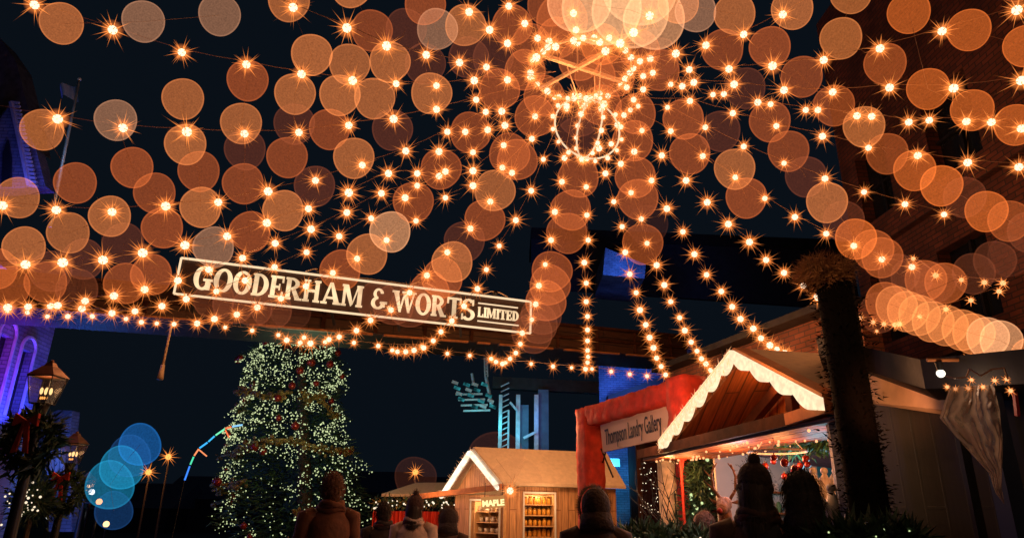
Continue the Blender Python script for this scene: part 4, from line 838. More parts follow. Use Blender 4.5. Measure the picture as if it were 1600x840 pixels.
# tall brick building at right
T0, T1 = flat(at(1335, 400, 11.5)), flat(at(1720, 400, 6.9)); tall = thing('tall_brick_building', (T0 + T1) / 2, 'tall dark brick warehouse wall filling the upper right corner', 'building')
tn = Vector(((T1 - T0).y, -(T1 - T0).x, 0)).normalized(); tn = tn if tn.x > 0 else -tn
TL = (T1 - T0).length; tdv = (T1 - T0).normalized()
hz = at(1335, 392, 9.5).z; h2z = at(1335, 60, 9.5).z
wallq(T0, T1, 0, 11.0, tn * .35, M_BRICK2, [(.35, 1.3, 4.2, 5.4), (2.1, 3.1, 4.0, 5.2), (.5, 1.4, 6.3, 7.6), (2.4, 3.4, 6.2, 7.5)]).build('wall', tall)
for (a_, c_, z0_, z1_) in ((.35, 1.3, 4.2, 5.4), (2.1, 3.1, 4.0, 5.2), (.5, 1.4, 6.3, 7.6), (2.4, 3.4, 6.2, 7.5)):
    b = MB(); b.prism([T0 + tdv * a_ + tn * .2 + zz * z0_, T0 + tdv * c_ + tn * .2 + zz * z0_, T0 + tdv * c_ + tn * .2 + zz * z1_, T0 + tdv * a_ + tn * .2 + zz * z1_], tn * .02, mat('black window glass', (.01, .012, .015), .15)); wd = b.build('window', tall)
    b = MB(); m_ = (a_ + c_) / 2; b.bar(T0 + tdv * m_ + tn * .17 + zz * z0_, T0 + tdv * m_ + tn * .17 + zz * z1_, .05, .05, M_BLACK); b.bar(T0 + tdv * a_ + tn * .165 + zz * (z0_ + z1_) / 2, T0 + tdv * c_ + tn * .165 + zz * (z0_ + z1_) / 2, .05, .04, M_BLACK);
    fr = b.build('frame', tall)
    fr.parent = wd
for z_ in (3.75, 5.85):
    b = MB(); b.bar(T0 - tn * .06 + zz * z_, T1 - tn * .06 + zz * z_, .12, .16, M_BRICK2); b.build('string_course', tall)
# dark pipe rack beam on the wall
# ------------------------------------------------------------------ far blue lit brick building
FB = thing('blue_lit_building', flat(at(985, 600, 24)), 'distant brick building washed in blue light seen through the red gate', 'building')
z_t = at(985, 563, 24).z; xa, xb = at(936, 600, 24).x, at(1085, 600, 24).x
b = MB(); b.prism([(xa, 24, 0), (xb, 24, 0), (xb, 24, z_t + .6), (xa, 24, z_t + .6)], (0, .3, 0), M_BRICKB); b.build('wall', FB)
q = [at(942, 429, 24), at(1007, 435, 24), at(1009, 413, 24), at(946, 387, 24)]
b = MB(); b.prism([(v.x, 24, v.z) for v in q], (0, 3, 0), M_BRICKB); b.build('clock_gable', FB)
q = [at(950, 617, 23.5), at(1060, 580, 23.5), at(1060, 602, 23.5), at(950, 633, 23.5)]
b = MB(); b.prism([(v.x, 23.5, v.z) for v in q], (0, .45, 0), mat('dark canopy roof', (.035, .02, .015), .8)); b.build('canopy', FB)
wq0, wq1 = at(976, 560, 23.2).x, at(1040, 560, 23.2).x
b = MB(); b.prism([(wq0, 23.2, 0), (wq1, 23.2, 0), (wq1, 23.2, at(985, 640, 23.2).z), (wq0, 23.2, at(985, 640, 23.2).z)], (0, .2, 0), M_PLANKD); b.build('shed_wall', FB)
b = MB(); b.bar(at(942, 722, 23), at(968, 722, 23), .1, .25, M_WHITEP); b.build('ledge', FB)
for a_, c_, Y_, e_, cl in ((950, 640, 22, 260, (.05, .2, 1)), (1000, 590, 22.4, 160, (.05, .18, 1)), (975, 415, 22.8, 170, (.05, .2, 1)), (958, 735, 22.6, 120, (.04, .5, 1))):
    light(at(a_, c_, Y_), e_, cl, .3, spot=140, aim=at(a_, c_, Y_) + Vector((0, 5, 0)))
# ------------------------------------------------------------------ steel yard structure lit teal
ys = thing('steel_frame', flat(at(815, 700, 20)), 'tall steel frame with posts lit teal and blue behind the small hut', 'frame')
mTe = mat('pale painted steel', (.5, .52, .55), .4, .3, 8, .2); mNv = mat('blue grey panel', (.12, .14, .2), .6, 0, 5, .2)
for px, w_ in ((781, .10), (809, .12), (838, .12)):
    q = at(px, 690, 20); b = MB(); b.box((q.x - w_ / 2, 20, 0), (q.x + w_ / 2, 20.2, at(px, 616, 20).z), mTe); b.build('post', ys)
q0, q1 = at(812, 632, 20.1), at(826, 632, 20.1); b = MB(); b.box((q0.x, 20.1, 0), (q1.x, 20.3, q0.z), mNv); b.build('panel', ys)
q0, q1 = at(841, 608, 20.1), at(857, 608, 20.1); b = MB(); b.box((q0.x, 20.1, 0), (q1.x, 20.4, q0.z), mNv); b.build('panel', ys)
b = MB(); b.bar(at(818, 684, 19.9), at(838, 674, 19.9), .07, .07, mTe); b.build('brace', ys)
b = MB(); b.bar(at(797, 628, 19.9), at(808, 641, 19.9), .06, .06, mTe); b.build('brace', ys)
q0, q1 = at(782, 640, 20.2), at(795, 640, 20.2); b = MB()
for i in range(26): b.bar(Vector((q0.x, 20.2, 1 + i * .16)), Vector((q1.x, 20.2, 1.12 + i * .16)), .04, .03, mTe)
b.box((q1.x - .03, 20.2, 0), (q1.x + .02, 20.26, q1.z), mTe); b.build('ladder', ys)
b = MB(); q0, q1 = at(770, 598, 20.5), at(935, 606, 20.5); b.bar(q0, q1, .3, .35, M_DARKSTEEL); b.build('top_beam', ys)
light(at(775, 650, 19), 34, (.05, .75, .9), .3, spot=150, aim=at(775, 650, 19) + Vector((0, 6, .6))); light(at(850, 640, 18.8), 22, (.08, .3, 1), .3, spot=150, aim=at(850, 640, 18.8) + Vector((0, 6, .6))); light(at(812, 670, 19.2), 12, (.05, .6, .9), .3, spot=150, aim=at(812, 670, 19.2) + Vector((0, 6, .6)))
rg = thing('lamp_rig', at(740, 600, 19), 'teal lit rack of floodlights on a hanging mast under the bridge', 'light rig')
mL = emis('teal lit panel', (.05, .42, .48), .35, 6, .8)
b = MB(); 
for px in (757, 761): b.tube([at(px, 556, 19), at(px + 1, 588, 19)], .03, mTe, 5)
for k in range(7): b.bar(at(757, 558 + k * 5, 19), at(761, 560 + k * 5, 19), .02, .02, mTe)
b.tube([at(759, 588, 19), at(768, 632, 19)], .05, mTe, 6); b.build('mast', rg)
for k in range(4):
    b = MB(); b.bar(at(712 + k * 4, 616 + k * 8.5, 19), at(754 + k * 4, 615 + k * 8.5, 19), .05, .05, mTe); b.build('crossbar', rg)
b = MB(); b.tube([at(737, 583, 19), at(740, 600, 19)], .04, mTe, 6, True); b.build('stub_pole', rg)
for k in range(5):
    for j, px in enumerate((711, 729, 742, 757)):
        q = at(px + k * 3.2, 600 + k * 8.6 - (3 if j == 0 else 0), 18.9)
        if (k + j) % 5 == 4: continue
        b = MB(); m_ = Matrix.Translation(q) @ Matrix.Rotation(.35, 4, 'Y'); b.box((-.09, 0, -.04), (.09, .06, .04), mL if (k + j) % 2 else mTe, m_); b.build('floodlight', rg)
light(at(735, 640, 17.8), 30, (.06, .8, .9), .3, spot=150, aim=at(735, 640, 17.8) + Vector((0, 6, .6)))
# ------------------------------------------------------------------ left purple building
pA, pB = flat(at(-200, 560, 9.2)), flat(at(66, 560, 13.4)); pb = thing('purple_lit_building', (pA + pB) / 2, 'brick building at left edge washed in violet and blue light with arched windows', 'building')
pt = at(66, 474, 13.4).z; pcor = at(20, 690, 12.2).z; pd = (pB - pA).normalized(); pn = Vector((pd.y, -pd.x, 0)); pn = pn if pn.x > 0 else -pn; PL = (pB - pA).length
wins = [(PL - 2.45, PL - 1.95, pcor + .5, pt - 1.0), (PL - 1.6, PL - 1.15, pcor + .5, pt - 1.0), (PL - .8, PL - .4, pcor + .5, pt - 1.1)]
wallq(pA, pB, pcor, pt, -pn * .25, M_BRICKB, wins).build('upper_wall', pb)
wallq(pA, pB, 0, pcor - .002, -pn * .25, mat('brown painted base wall', (.14, .04, .025), .8, 0, 4, .3)).build('base_wall', pb)
b = MB(); b.prism([pA + zz * (pcor - .02) + pn * .02, pB + zz * (pcor - .02) + pn * .02, pB + zz * (pcor - .02) + pn * .2, pA + zz * (pcor - .02) + pn * .2], zz * .07, M_TRIMB)
for i in range(30):
    q = lerp(pA, pB, i / 29) + zz * (pcor + .06); b.bar(q + pn * .02, q + pn * .17 + zz * .0, .03, .04, M_TRIMB)
b.build('cornice', pb)
b = MB(); b.prism([pA + zz * pt + pn * .003, pB + zz * pt + pn * .003, pB + zz * pt + pn * .06, pA + zz * pt + pn * .06], zz * .06, M_TRIMB); b.build('eave_band', pb)
b = MB(); b.prism([pB, pB + zz * pt, pB + zz * pt - pn * 4, pB - pn * 4], pd * .2, M_BRICKB); b.build('end_wall', pb)
for a_, c_, z0_, z1_ in wins:
    b = MB(); b.prism([pA + pd * a_ - pn * .12 + zz * z0_, pA + pd * c_ - pn * .12 + zz * z0_, pA + pd * c_ - pn * .12 + zz * z1_, pA + pd * a_ - pn * .12 + zz * z1_], -pn * .02, MATS['black window glass']); wd = b.build('window', pb)
    b = MB(); n = 10; m_ = (a_ + c_) / 2; r_ = (c_ - a_) / 2 + .05
    b.tube([pA + pd * (a_ - .04) + pn * .02 + zz * z0_, pA + pd * (a_ - .04) + pn * .02 + zz * z1_] + [pA + pd * (m_ - r_ * math.cos(math.pi * i / n)) + pn * .02 + zz * (z1_ + r_ * math.sin(math.pi * i / n)) for i in range(n + 1)] + [pA + pd * (c_ + .04) + pn * .02 + zz * z1_, pA + pd * (c_ + .04) + pn * .02 + zz * z0_], .035, M_TRIMB, 5)
    fr = b.build('frame', pb); fr.parent = wd
for s_, cl in ((PL - 1.75, (.20, .02, 1)), (PL - .95, (.04, .05, 1)), (PL - .2, (.04, .06, 1)), (PL - 2.7, (.7, .02, .9))):
    light(pA + pd * s_ + pn * .42 + zz * (pcor + .30), 150, cl, .08, spot=130, aim=pA + pd * s_ - pn * .1 + zz * (pcor + 1.3))
light(pA + pd * (PL - 1.4) + pn * .5 + zz * (pt - .35), 12, (.45, .02, 1), .1); light(pB + pd * 1.2 + zz * (pt - 1.2), 14, (.05, .10, 1), .2)
# sloping roof with lit gable above
def yq(pts, Y): return [at(a_, c_, Y) for a_, c_ in pts]
rf = thing('blue_gabled_roof', at(30, 292, 12), 'steep blue lit brick gable rising at the left edge behind the hanging strings', 'gable')
b = MB(); b.prism(yq([(-60, 300), (71, 291), (56, 232), (18, 160), (-10, 200), (-60, 210)], 12), (0, .3, 0), M_BRICKB); b.build('brick_face', rf)
b = MB(); b.prism(yq([(56, 232), (44, 172), (25, 96), (0, 60), (-60, 60), (-60, 190), (-8, 195), (18, 155)], 12.4), (0, .5, 0), mat('slate roof', (.07, .07, .09), .7, 0, 8, .4, .5)); b.build('slates', rf)
b = MB(); q_ = yq([(18, 160), (28, 205), (46, 290)], 11.9)
b.tube(q_, .05, M_TRIMB, 5)
for i in range(22): q = lerp(q_[0], q_[2], i / 21); b.bar(q, q + Vector((.16, 0, -.02)), .04, .05, M_TRIMB)
b.build('toothed_verge', rf)
b = MB(); b.prism(yq([(2, 290), (16, 290), (17, 245), (12, 218), (4, 240)], 11.93), (0, .04, 0), MATS['black window glass']); b.build('window', rf)
light(at(60, 330, 10.8), 70, (.08, .13, 1), .3); light(at(5, 262, 11.2), 22, (.10, .12, 1), .3)
# second far house
sh = thing('far_blue_house', flat(at(95, 740, 16)), 'small far house with blue lit gable between the two lanterns', 'house')
b = MB(); b.prism(yq([(76, 830), (112, 830), (108, 690), (113, 641), (84, 668), (80, 700)], 16), (0, .3, 0), M_BRICKB); b.build('wall', sh)
b = MB(); b.prism(yq([(60, 700), (84, 668), (113, 641), (90, 640), (62, 655)], 15.9), (0, .05, 0), MATS['slate roof']); b.build('roof', sh)
b = MB()
for i in range(6): b.bar(at(64 + i * 3, 706 + i * 8, 15.7), at(88 + i * 2, 752 + i * 3, 15.7), .05, .06, M_TRIMB)
b.build('balustrade', sh)
for px in (84, 92, 100):
    b = MB(); b.bar(at(px, 700, 15.85), at(px - 6, 770, 15.85), .07, .07, M_TRIMB); b.build('column', sh)
light(at(92, 770, 14.6), 75, (.07, .2, 1), .2); light(at(112, 690, 14.8), 60, (.06, .22, 1), .2)
# ------------------------------------------------------------------ flagpole
fp0, fp1 = at(86, 312, 10), at(124, 124, 10.2); t = thing('flagpole', fp0, 'slender pale flagpole leaning at upper left with a small limp flag', 'flagpole')
b = MB(); b.tube([fp0 + (fp0 - fp1) * .2, fp1], [.03, .018], mTe, 8); b.build('pole', t, True); b = MB(); b.sph(fp1, .035, mTe, 10, 6); b.build('finial', t, True)
b = MB(); n = 10; vs = []
for i in range(n + 1):
    for j in range(7):
        k, l_ = i / n, j / 6; p_ = at(119 - 28 * k, 130 + 26 * l_ * (1 - .5 * k) + 6 * k, 10.2) + Vector((0, .08 * math.sin(k * 7 + l_), 0)); vs.append(p_)
b.raw(vs, [(i*7+j, i*7+j+1, (i+1)*7+j+1, (i+1)*7+j) for i in range(n) for j in range(6)], mat('flag cloth', (.25, .28, .4), .8)); b.build('flag', t, True)
light(at(110, 190, 9.2), 14, (.25, .55, 1), .3)
# ------------------------------------------------------------------ lanterns
def lantern(px, py, Y, s, label, wreath):
    base = at(px, py, Y); x, y, z = base; t = thing('street_lantern', Vector((x, y, 0)), label, 'lantern', 'gas lanterns along the left side')
    def q(dx, dz, w): return [Vector((x + dx + a * w, y + c * w, z + dz)) for a, c in ((-1, -1), (1, -1), (1, 1), (-1, 1))]
    def fr(w0, z0, w1, z1, m, nm):
        b = MB(); b.raw(q(0, z0, w0) + q(0, z1, w1), [(3,2,1,0),(4,5,6,7),(0,1,5,4),(1,2,6,5),(2,3,7,6),(3,0,4,7)], m); return b.build(nm, t)
    fr(.23*s, .26*s, .09*s, .43*s, M_COPPER, 'lantern_roof'); fr(.08*s, .43*s, .05*s, .50*s, M_COPPER, 'cap')
    b = MB(); b.sph((x, y, z + .52*s), .035*s, M_COPPER, 10, 6); b.build('finial', t, True)
    b = MB(); lo, hi = q(0, -.2*s, .13*s), q(0, .25*s, .21*s)
    for i in range(4): b.tube([lo[i], hi[i]], .010*s, M_BLACK, 5); b.tube([lo[i], lo[(i+1) % 4]], .012*s, M_BLACK, 5); b.tube([hi[i], hi[(i+1) % 4]], .014*s, M_BLACK, 5)
    b.build('lantern_frame', t)
    b = MB(); b.raw(q(0, -.19*s, .122*s) + q(0, .24*s, .202*s), [(0,1,5,4),(1,2,6,5),(2,3,7,6),(3,0,4,7)], M_GLASS); b.build('glass', t)
    for i in range(4):
        b = MB(); dx = (-.06, -.02, .025, .065)[i] * s; b.sph((x + dx, y + (i % 2) * .03, z + .02*s), (.028*s, .022*s, .06*s), E_FLAME, 8, 6); b.sph((x + dx * .8, y, z - .10*s), (.014*s, .014*s, .026*s), E_ORANGE, 8, 6); b.build('mantle', t, True)
    b = MB(); b.tube([(x, y, 0), (x, y, .5), (x, y, .6), (x, y, z - .45*s), (x, y, z - .2*s)], [.11, .09, .055, .04, .07], M_BLACK, 12); b.build('post', t, True)
    b = MB(); b.bar((x - .3*s, y, z - .55*s), (x + .3*s, y, z - .55*s), .03, .03, M_BLACK); b.build('ladder_bar', t)
    light((x, y - .02, z + .12*s), 5 * s, (1, .5, .2), .05)
    if wreath:
        x += .06; z += .02; s *= 1.25; wt = thing('wreath', Vector((x, y - .1, z - .75*s)), wreath, 'wreath', 'wreaths on the lantern posts'); b = MB()
        for i in range(26):
            a = i / 26 * 6.283; foliage(b, Vector((x + .3*s * math.cos(a), y - .12, z - .72*s + .3*s * math.sin(a))), Vector((x + .3*s * math.cos(a + .24), y - .12, z - .72*s + .3*s * math.sin(a + .24))), .05*s, 46, rnd, (.05, .12))
        b.build('greenery', wt)
        b = MB()
        for s_ in (-1, 1): b.prism([(x, y - .24, z - .45*s), (x + s_*.15*s, y - .25, z - .36*s), (x + s_*.16*s, y - .25, z - .52*s)], (0, .03, 0), M_RED); b.prism([(x - .01, y - .24, z - .46*s), (x + s_ * .04*s, y - .24, z - .46*s), (x + s_*.11*s, y - .24, z - .86*s), (x + s_*.04*s, y - .24, z - .84*s)], (0, .02, 0), M_RED)
        b.build('bow', wt)
lantern(70, 612, 6.3, .54, 'nearest copper roofed gas lantern at far left, in front of the purple wall', 'dark fir wreath with red bow on the nearest lantern post')
lantern(113, 710, 9.5, .56, 'second gas lantern standing farther along the left side', 'dark fir wreath on the second lantern post')
lantern(135, 760, 16, .6, 'tiny far gas lantern beyond the second lantern', None)
# street lamps far
SB = burst(22, .04, .50, .018, 9, spike_mat('orange lens starburst spike', (1, .28, .05), 1.5, .5)); SB.sph((0, 0, 0), .11, E_ORANGE, 12, 8); SL = mesh_only(SB, 'lamp_head', True)  # spikes shape the street lamps' lens starburst as glowing needles
for px, py, Y, lb, s_ in ((263, 713, 30, 'orange street lamp, higher of the two beside the blue lights', 1.1), (232, 737, 30, 'orange street lamp on a visible pole, lower of the two beside the blue lights', 1.1), (649, 737, 30, 'orange street lamp star above the white tent, right of the tree', 1.1), (97, 775, 24, 'golden street lamp low between the lantern posts', .8)):
    q = at(px, py, Y); t = thing('street_lamp', flat(q), lb, 'street lamp', 'distant street lamps')
    inst('lamp_head', SL, q, t, (0, 0, px), s_); b = MB(); b.tube([(q.x, q.y + .1, 0), (q.x, q.y + .1, q.z)], [.05, .03], mat('tan lamp pole', (.16, .10, .06), .6), 6); b.build('pole', t)
    light(q + Vector((0, -.6, -.3)), 10, (1, .45, .15), .2)
# distant small lights at lower left
for i, (px, py, cl, lb) in enumerate(((155, 783, E_ORANGE, 'tiny orange window light left of the blue lights'), (166, 818, E_FLAME, 'small warm light low under the blue lights'), (121, 803, E_WHITE, 'cool blue white light low at left'), (77, 806, E_WHITE, 'white light low beside the lantern post'), (143, 768, E_WHITE, 'tiny cyan spark beside the far lantern'))):
    q = at(px, py, 22); t = thing('bollard_light', flat(q), lb, 'lamp', 'small lights far down the lane'); b = MB(); b.sph(q, .09, cl, 10, 6); b.build('lens', t, True); b = MB(); b.tube([(q.x, q.y, 0), (q.x, q.y, q.z - .08)], .05, M_BLACK, 8); b.build('post', t)
for i, (xa_, xb_, py, lb) in enumerate(((150, 262, 792, 'low dark shed at the far end of the lane, below the street lamps'), (255, 400, 778, 'wide dark rooftop at the far end of the lane, left of the tree'), (540, 640, 768, 'dark far rooftop right of the tree'), (630, 820, 775, 'long dark far rooftop behind the small hut'))):
    a_, c_ = at(xa_, py, 46 + i * 3), at(xb_, py, 46 + i * 3); t = thing('far_building', flat((a_ + c_) / 2), lb, 'building', 'dark buildings at the end of the lane')
    b = MB(); b.prism([flat(a_), flat(c_), Vector((c_.x, c_.y, a_.z)), Vector((a_.x, a_.y, a_.z))], (0, 6, 0), M_DARKSTEEL); b.build('wall', t)
    b = MB(); h_ = Vector((0, 0, a_.z)); b.prism([flat(a_) - Vector((.4, .3, 0)) + h_, flat(a_) + Vector((-.4, 6.3, 0)) + h_, flat(a_) + Vector((-.4, 3, 1.6)) + h_], (c_.x - a_.x + .8, 0, 0), MATS['slate roof']); b.build('roof', t)
# ------------------------------------------------------------------ rainbow light arm
pts = [(288, 751), (297, 726), (303, 712), (311, 700), (325, 690), (336, 680), (352, 669), (362, 666), (380, 663)]
P3 = [at(a_, c_, 11) for a_, c_ in pts]; t = thing('rainbow_light_arch', P3[0], 'thin arch of rainbow coloured light tubes left of the tree', 'light arch')
rc = [((.05, .25, 1), 1.2), ((.1, .9, .5), 1), ((1, .3, .12), 1.2), ((.05, .45, 1), 1.3), ((.05, .5, .9), 1.2), ((.2, .95, .5), 1.1), ((1, .18, .06), 1.3), ((.25, .6, 1), 1.2)]
for i, (c_, k) in enumerate(rc):
    b = MB(); b.tube([lerp(P3[i], P3[i+1], .06), lerp(P3[i], P3[i+1], .94)], .013, emis('coloured tube %d' % i, c_, k), 6); b.build('light_tube', t)
for a_, c_, m_ in (((311, 702), (323, 712), 2), ((352, 671), (358, 683), 6)):
    b = MB(); b.tube([at(*a_, 11), at(*c_, 11)], .011, MATS['coloured tube %d' % m_], 6); b.build('light_tube', t)
b = MB(); b.tube(P3, .008, M_BLACK, 5); q = P3[0]; b.tube([q, (q.x - .1, q.y, 0)], .006, M_BLACK, 6); q = P3[-1]; b.tube([q, q + Vector((.8, 0, .05))], .006, M_BLACK, 6); b.build('arm', t)
# ------------------------------------------------------------------ white tent and red draped stall (centre)
q = at(655, 770, 15); t = thing('market_tent', flat(q), 'low cream awning roof above the red draped stall beside the tree', 'tent')
b = MB(); ct = yq([(598, 768), (640, 757), (742, 757), (735, 776), (600, 774)], 14.5); b.prism([at(596, 775, 14.0), at(650, 757, 15.5), at(745, 757, 15.5), at(730, 775, 14.0)], Vector((0, 0, .05)), M_ROOF); b.build('awning', t)
for px in (600, 728):
    q = at(px, 776, 14.1); b = MB(); b.tube([(q.x, q.y, 0), q], .03, M_BEAM, 6); b.build('post', t)
q0, q1 = at(583, 797, 13.6), at(708, 797, 13.6); t = thing('draped_table', flat((q0 + q1) / 2), 'stall table hung with pleated bright red cloth right of the tree', 'table')
b = MB(); n = 90; vs = []
for i in range(n + 1):
    p_ = lerp(q0, q1, i / n); w_ = .04 * math.sin(i * 1.4) + .02 * math.sin(i * .7); vs += [Vector((p_.x, p_.y + w_, q0.z)), Vector((p_.x, p_.y + w_ * 1.6 - .06, .15))]
b.raw(vs, [(2*i, 2*i+1, 2*i+3, 2*i+2) for i in range(n)], mat('bright red cloth', (.65, .04, .015), .7)); b.build('cloth', t)
b = MB(); b.box((q0.x, q0.y + .07, q0.z - .04), (q1.x, q0.y + .8, q0.z - .002), M_BEAM); b.build('tabletop', t)
light(at(640, 800, 12.4) + zz * .4, 22, (1, .5, .25), .1)
t = thing('lit_garland', q0 + zz * .15, 'warm lit garland of foliage and bulbs along the red draped stall', 'garland'); b = MB(); foliage(b, q0 + zz * .14, q1 + zz * .14, .05, 900, rnd, (.04, .10), (M_GOLD, M_GREEN)); b.build('foliage', t)
for i in range(36): inst('bulb', BULB_T, lerp(q0, q1, rnd.random()) + Vector((rnd.gauss(0, .03), -.08, .13 + rnd.gauss(0, .05))), t, (0, 0, 0), rnd.uniform(.8, 1.6))
# ------------------------------------------------------------------ between gate and stall: birch post, dark window, lit shrub
q = at(1043, 760, 7.8); t = thing('birch_post', flat(q), 'pale birch log post with dark twigs in front, right of the red gate', 'post')
zt_ = at(1043, 697, 7.8).z; b = MB(); b.tube([(q.x, q.y, 0), (q.x, q.y, zt_)], .10, M_BIRCH, 16); b.build('log', t, True)
rn = random.Random(4)
def twigs(mb, p, d, L, r, dep):
    e = p + d * L; mb.tube([p, (p + e) / 2 + Vector((rn.gauss(0, .02), 0, 0)), e], [r, r * .8, r * .55], M_BLACK, 5)
    if dep:
        for k in range(3): twigs(mb, lerp(p, e, rn.uniform(.4, 1)), (d + Vector((rn.uniform(-.8, .8), rn.uniform(-.15, .15), rn.uniform(.0, .4)))).normalized(), L * .62, r * .6, dep - 1)
b = MB()
for k in range(3): twigs(b, Vector((q.x + rn.uniform(-.05, .05), q.y - .16, .9 + .12 * k)), Vector((rn.uniform(-.3, .3), 0, 1)).normalized(), .6, .010, 2)
b.build('twigs', t)
b = MB(); q0, q1 = at(996, 690, 9.2), at(1032, 690, 9.2); b.box((q0.x, 9.2, 0), (q1.x, 9.25, q0.z), MATS['black window glass']); 
t = thing('dark_window', flat(q0), 'dark glazed panel speckled with white fairy lights between gate and birch post', 'window'); b.build('glazing', t)
b = MB(); b.bar(q0, flat(q0), .05, .05, M_BEAM); b.bar(q1, flat(q1), .05, .05, M_BEAM); b.bar(q0, q1, .05, .05, M_BEAM); b.build('frame', t)
for i in range(60): inst('fairy_bulb', BULB_T, at(rn.uniform(999, 1029), rn.uniform(700, 800), 9.12), t, (0, 0, 0), rn.uniform(.25, .55))
def lit_shrub(name, p, q, rad, nf, nb, label, Egl=E_GREENY, cat='shrub', big=1.0):
    t = thing(name, flat(p), label, cat); b = MB(); foliage(b, p, q, rad, nf, rn, (.05, .12)); b.build('foliage', t)
    b = MB(); b.tube([flat(lerp(p, q, .5)), lerp(p, q, .5)], .03, M_BARK, 6); b.build('stem', t)
    me = MB(); me.sph((0, 0, 0), .010, Egl, 8, 5); me = mesh_only(me, 'fairy_bulb', True)
    for i in range(nb): inst('fairy_bulb', me, lerp(p, q, rn.random()) + Vector((rn.gauss(0, rad), -abs(rn.gauss(0, rad)) - rad, rn.gauss(0, rad))), t, (0, 0, 0), rn.uniform(.5, 1.4) * big)
    return t
lit_shrub('potted_conifer', at(1097, 690, 7.6), at(1093, 850, 7.6), .07, 2600, 28, 'narrow dark conifer with soft yellow green lights left of the stall opening', big=1.5)
lit_shrub('planter_greenery', at(975, 842, 6.8), at(1110, 850, 6.4), .06, 2200, 34, 'low lit greenery along the bottom below the birch post', emis('white fairy light', (1, .8, .55), 1.2), 'plant')
lit_shrub('fir_garland', at(1262, 852, 3.9), at(1430, 846, 3.6), .035, 2600, 50, 'dark fir garland with pale lights across the bottom in front of the stall', E_GREENY, 'garland', .6)
lit_shrub('fir_bush', at(1592, 700, 4.6), at(1605, 860, 4.6), .08, 1800, 22, 'dark bush with sparse pale lights at the right edge', E_GREENY, 'shrub', .7)
lit_shrub('small_bush', at(48, 770, 9), at(60, 790, 9), .12, 900, 40, 'small bush full of white lights behind the nearest lantern post', emis('white fairy light', (1, .8, .55), 1.2), 'shrub', 1.2)
# red pole flag beside birch
q = at(1062, 704, 7.5); b = MB(); t = thing('red_pennant', flat(q), 'small red pennant on a thin post beside the birch post', 'pennant'); b.tube([flat(q), q], .015, M_RED, 6); b.build('post', t); b = MB(); b.prism([q, q + Vector((.18, 0, -.03)), q + Vector((.17, 0, -.06)), q + Vector((.04, 0, -.10)), q + Vector((.0, 0, -.3))], (0, .01, 0), M_RED); b.build('cloth', t)
# ------------------------------------------------------------------ right stall
s3 = thing('dark_stall', flat(at(1450, 700, 3.4)), 'dark boarded market stall at right with deep eave and cream fascia', 'stall')
c0, c1 = at(1325, 575, 4.4), at(1600, 640, 2.9)
fa = [at(1300, 572, 4.5), at(1475, 603, 3.4), at(1478, 640, 3.4), at(1300, 622, 4.5)]
b = MB(); b.prism(fa, Vector((.1, .2, 0)), M_ROOF); b.build('fascia', s3)
wa, wb = flat(at(1300, 700, 4.55)), flat(at(1640, 700, 3.0)); ztw = at(1390, 630, 4.1).z
wallq(wa, wb, 0, ztw, Vector((.05, .15, 0)), M_PLANKD).build('wall', s3)
b = MB(); e_ = [at(1290, 560, 4.7), at(1395, 606, 3.2), at(1660, 596, 2.5), at(1660, 520, 4.0), at(1300, 500, 6.0)]
b.prism([at(1280, 556, 4.7), at(1446, 607, 3.2), at(1660, 596, 2.6), at(1660, 594, 2.6) + Vector((1, 2, 0)), at(1280, 548, 4.7) + Vector((1, 2, 0))], zz * .14, M_DARKSTEEL); b.build('eave', s3)
for px in (1500,):
    q = at(px, 700, 3.55 if px == 1440 else 3.3); b = MB(); b.box((q.x - .02, q.y - .04, 0), (q.x + .02, q.y - .01, ztw - .1), M_PLANKD); b.build('batten', s3)
q = at(1470, 583, 3.0); t = thing('eave_spotlight', q, 'bright white bulb under the dark eave of the right stall', 'lamp'); b = MB(); b.sph(q, .018, emis('warm white bulb', (1, .9, .75), 2), 12, 8); b.build('bulb', t, True); b = MB(); b.tube([q + zz * .012, q + zz * .05], [.012, .016], M_BLACK, 8); b.tube([q + zz * .05 + Vector((-.05, 0, .01)), q + zz * .05 + Vector((.09, 0, .012))], .008, M_ORSTEEL, 6); b.build('holder', t)
light(q - zz * .06 + Vector((0, -.05, 0)), .9, (1, .62, .38), .03)
string('short string of small bulbs sagging from the eave beside the hanging plastic sheet', [(1480,604),(1493,607),(1513,606),(1518,593),(1536,604),(1554,594),(1573,592),(1579,610)], 2.9, 2.6, hub=False, small=True, sc=.32, group='strings of bulbs fixed to the buildings')
string('two lone small bulbs on the dark wall left under the eave', [(1316,624),(1353,645)], 4.2, 3.9, hub=False, small=True, sc=.5, group='strings of bulbs fixed to the buildings')
q = at(1516, 562, 4.2); t = thing('wall_lamp', q, 'dim orange wall lamp above the eave of the right stall', 'lamp'); inst('bulb', BULB_S, q, t, (0, 0, 0), .9); b = MB(); b.tube([q, q + Vector((0, .12, .03))], .012, M_BLACK, 6); b.build('arm', t)
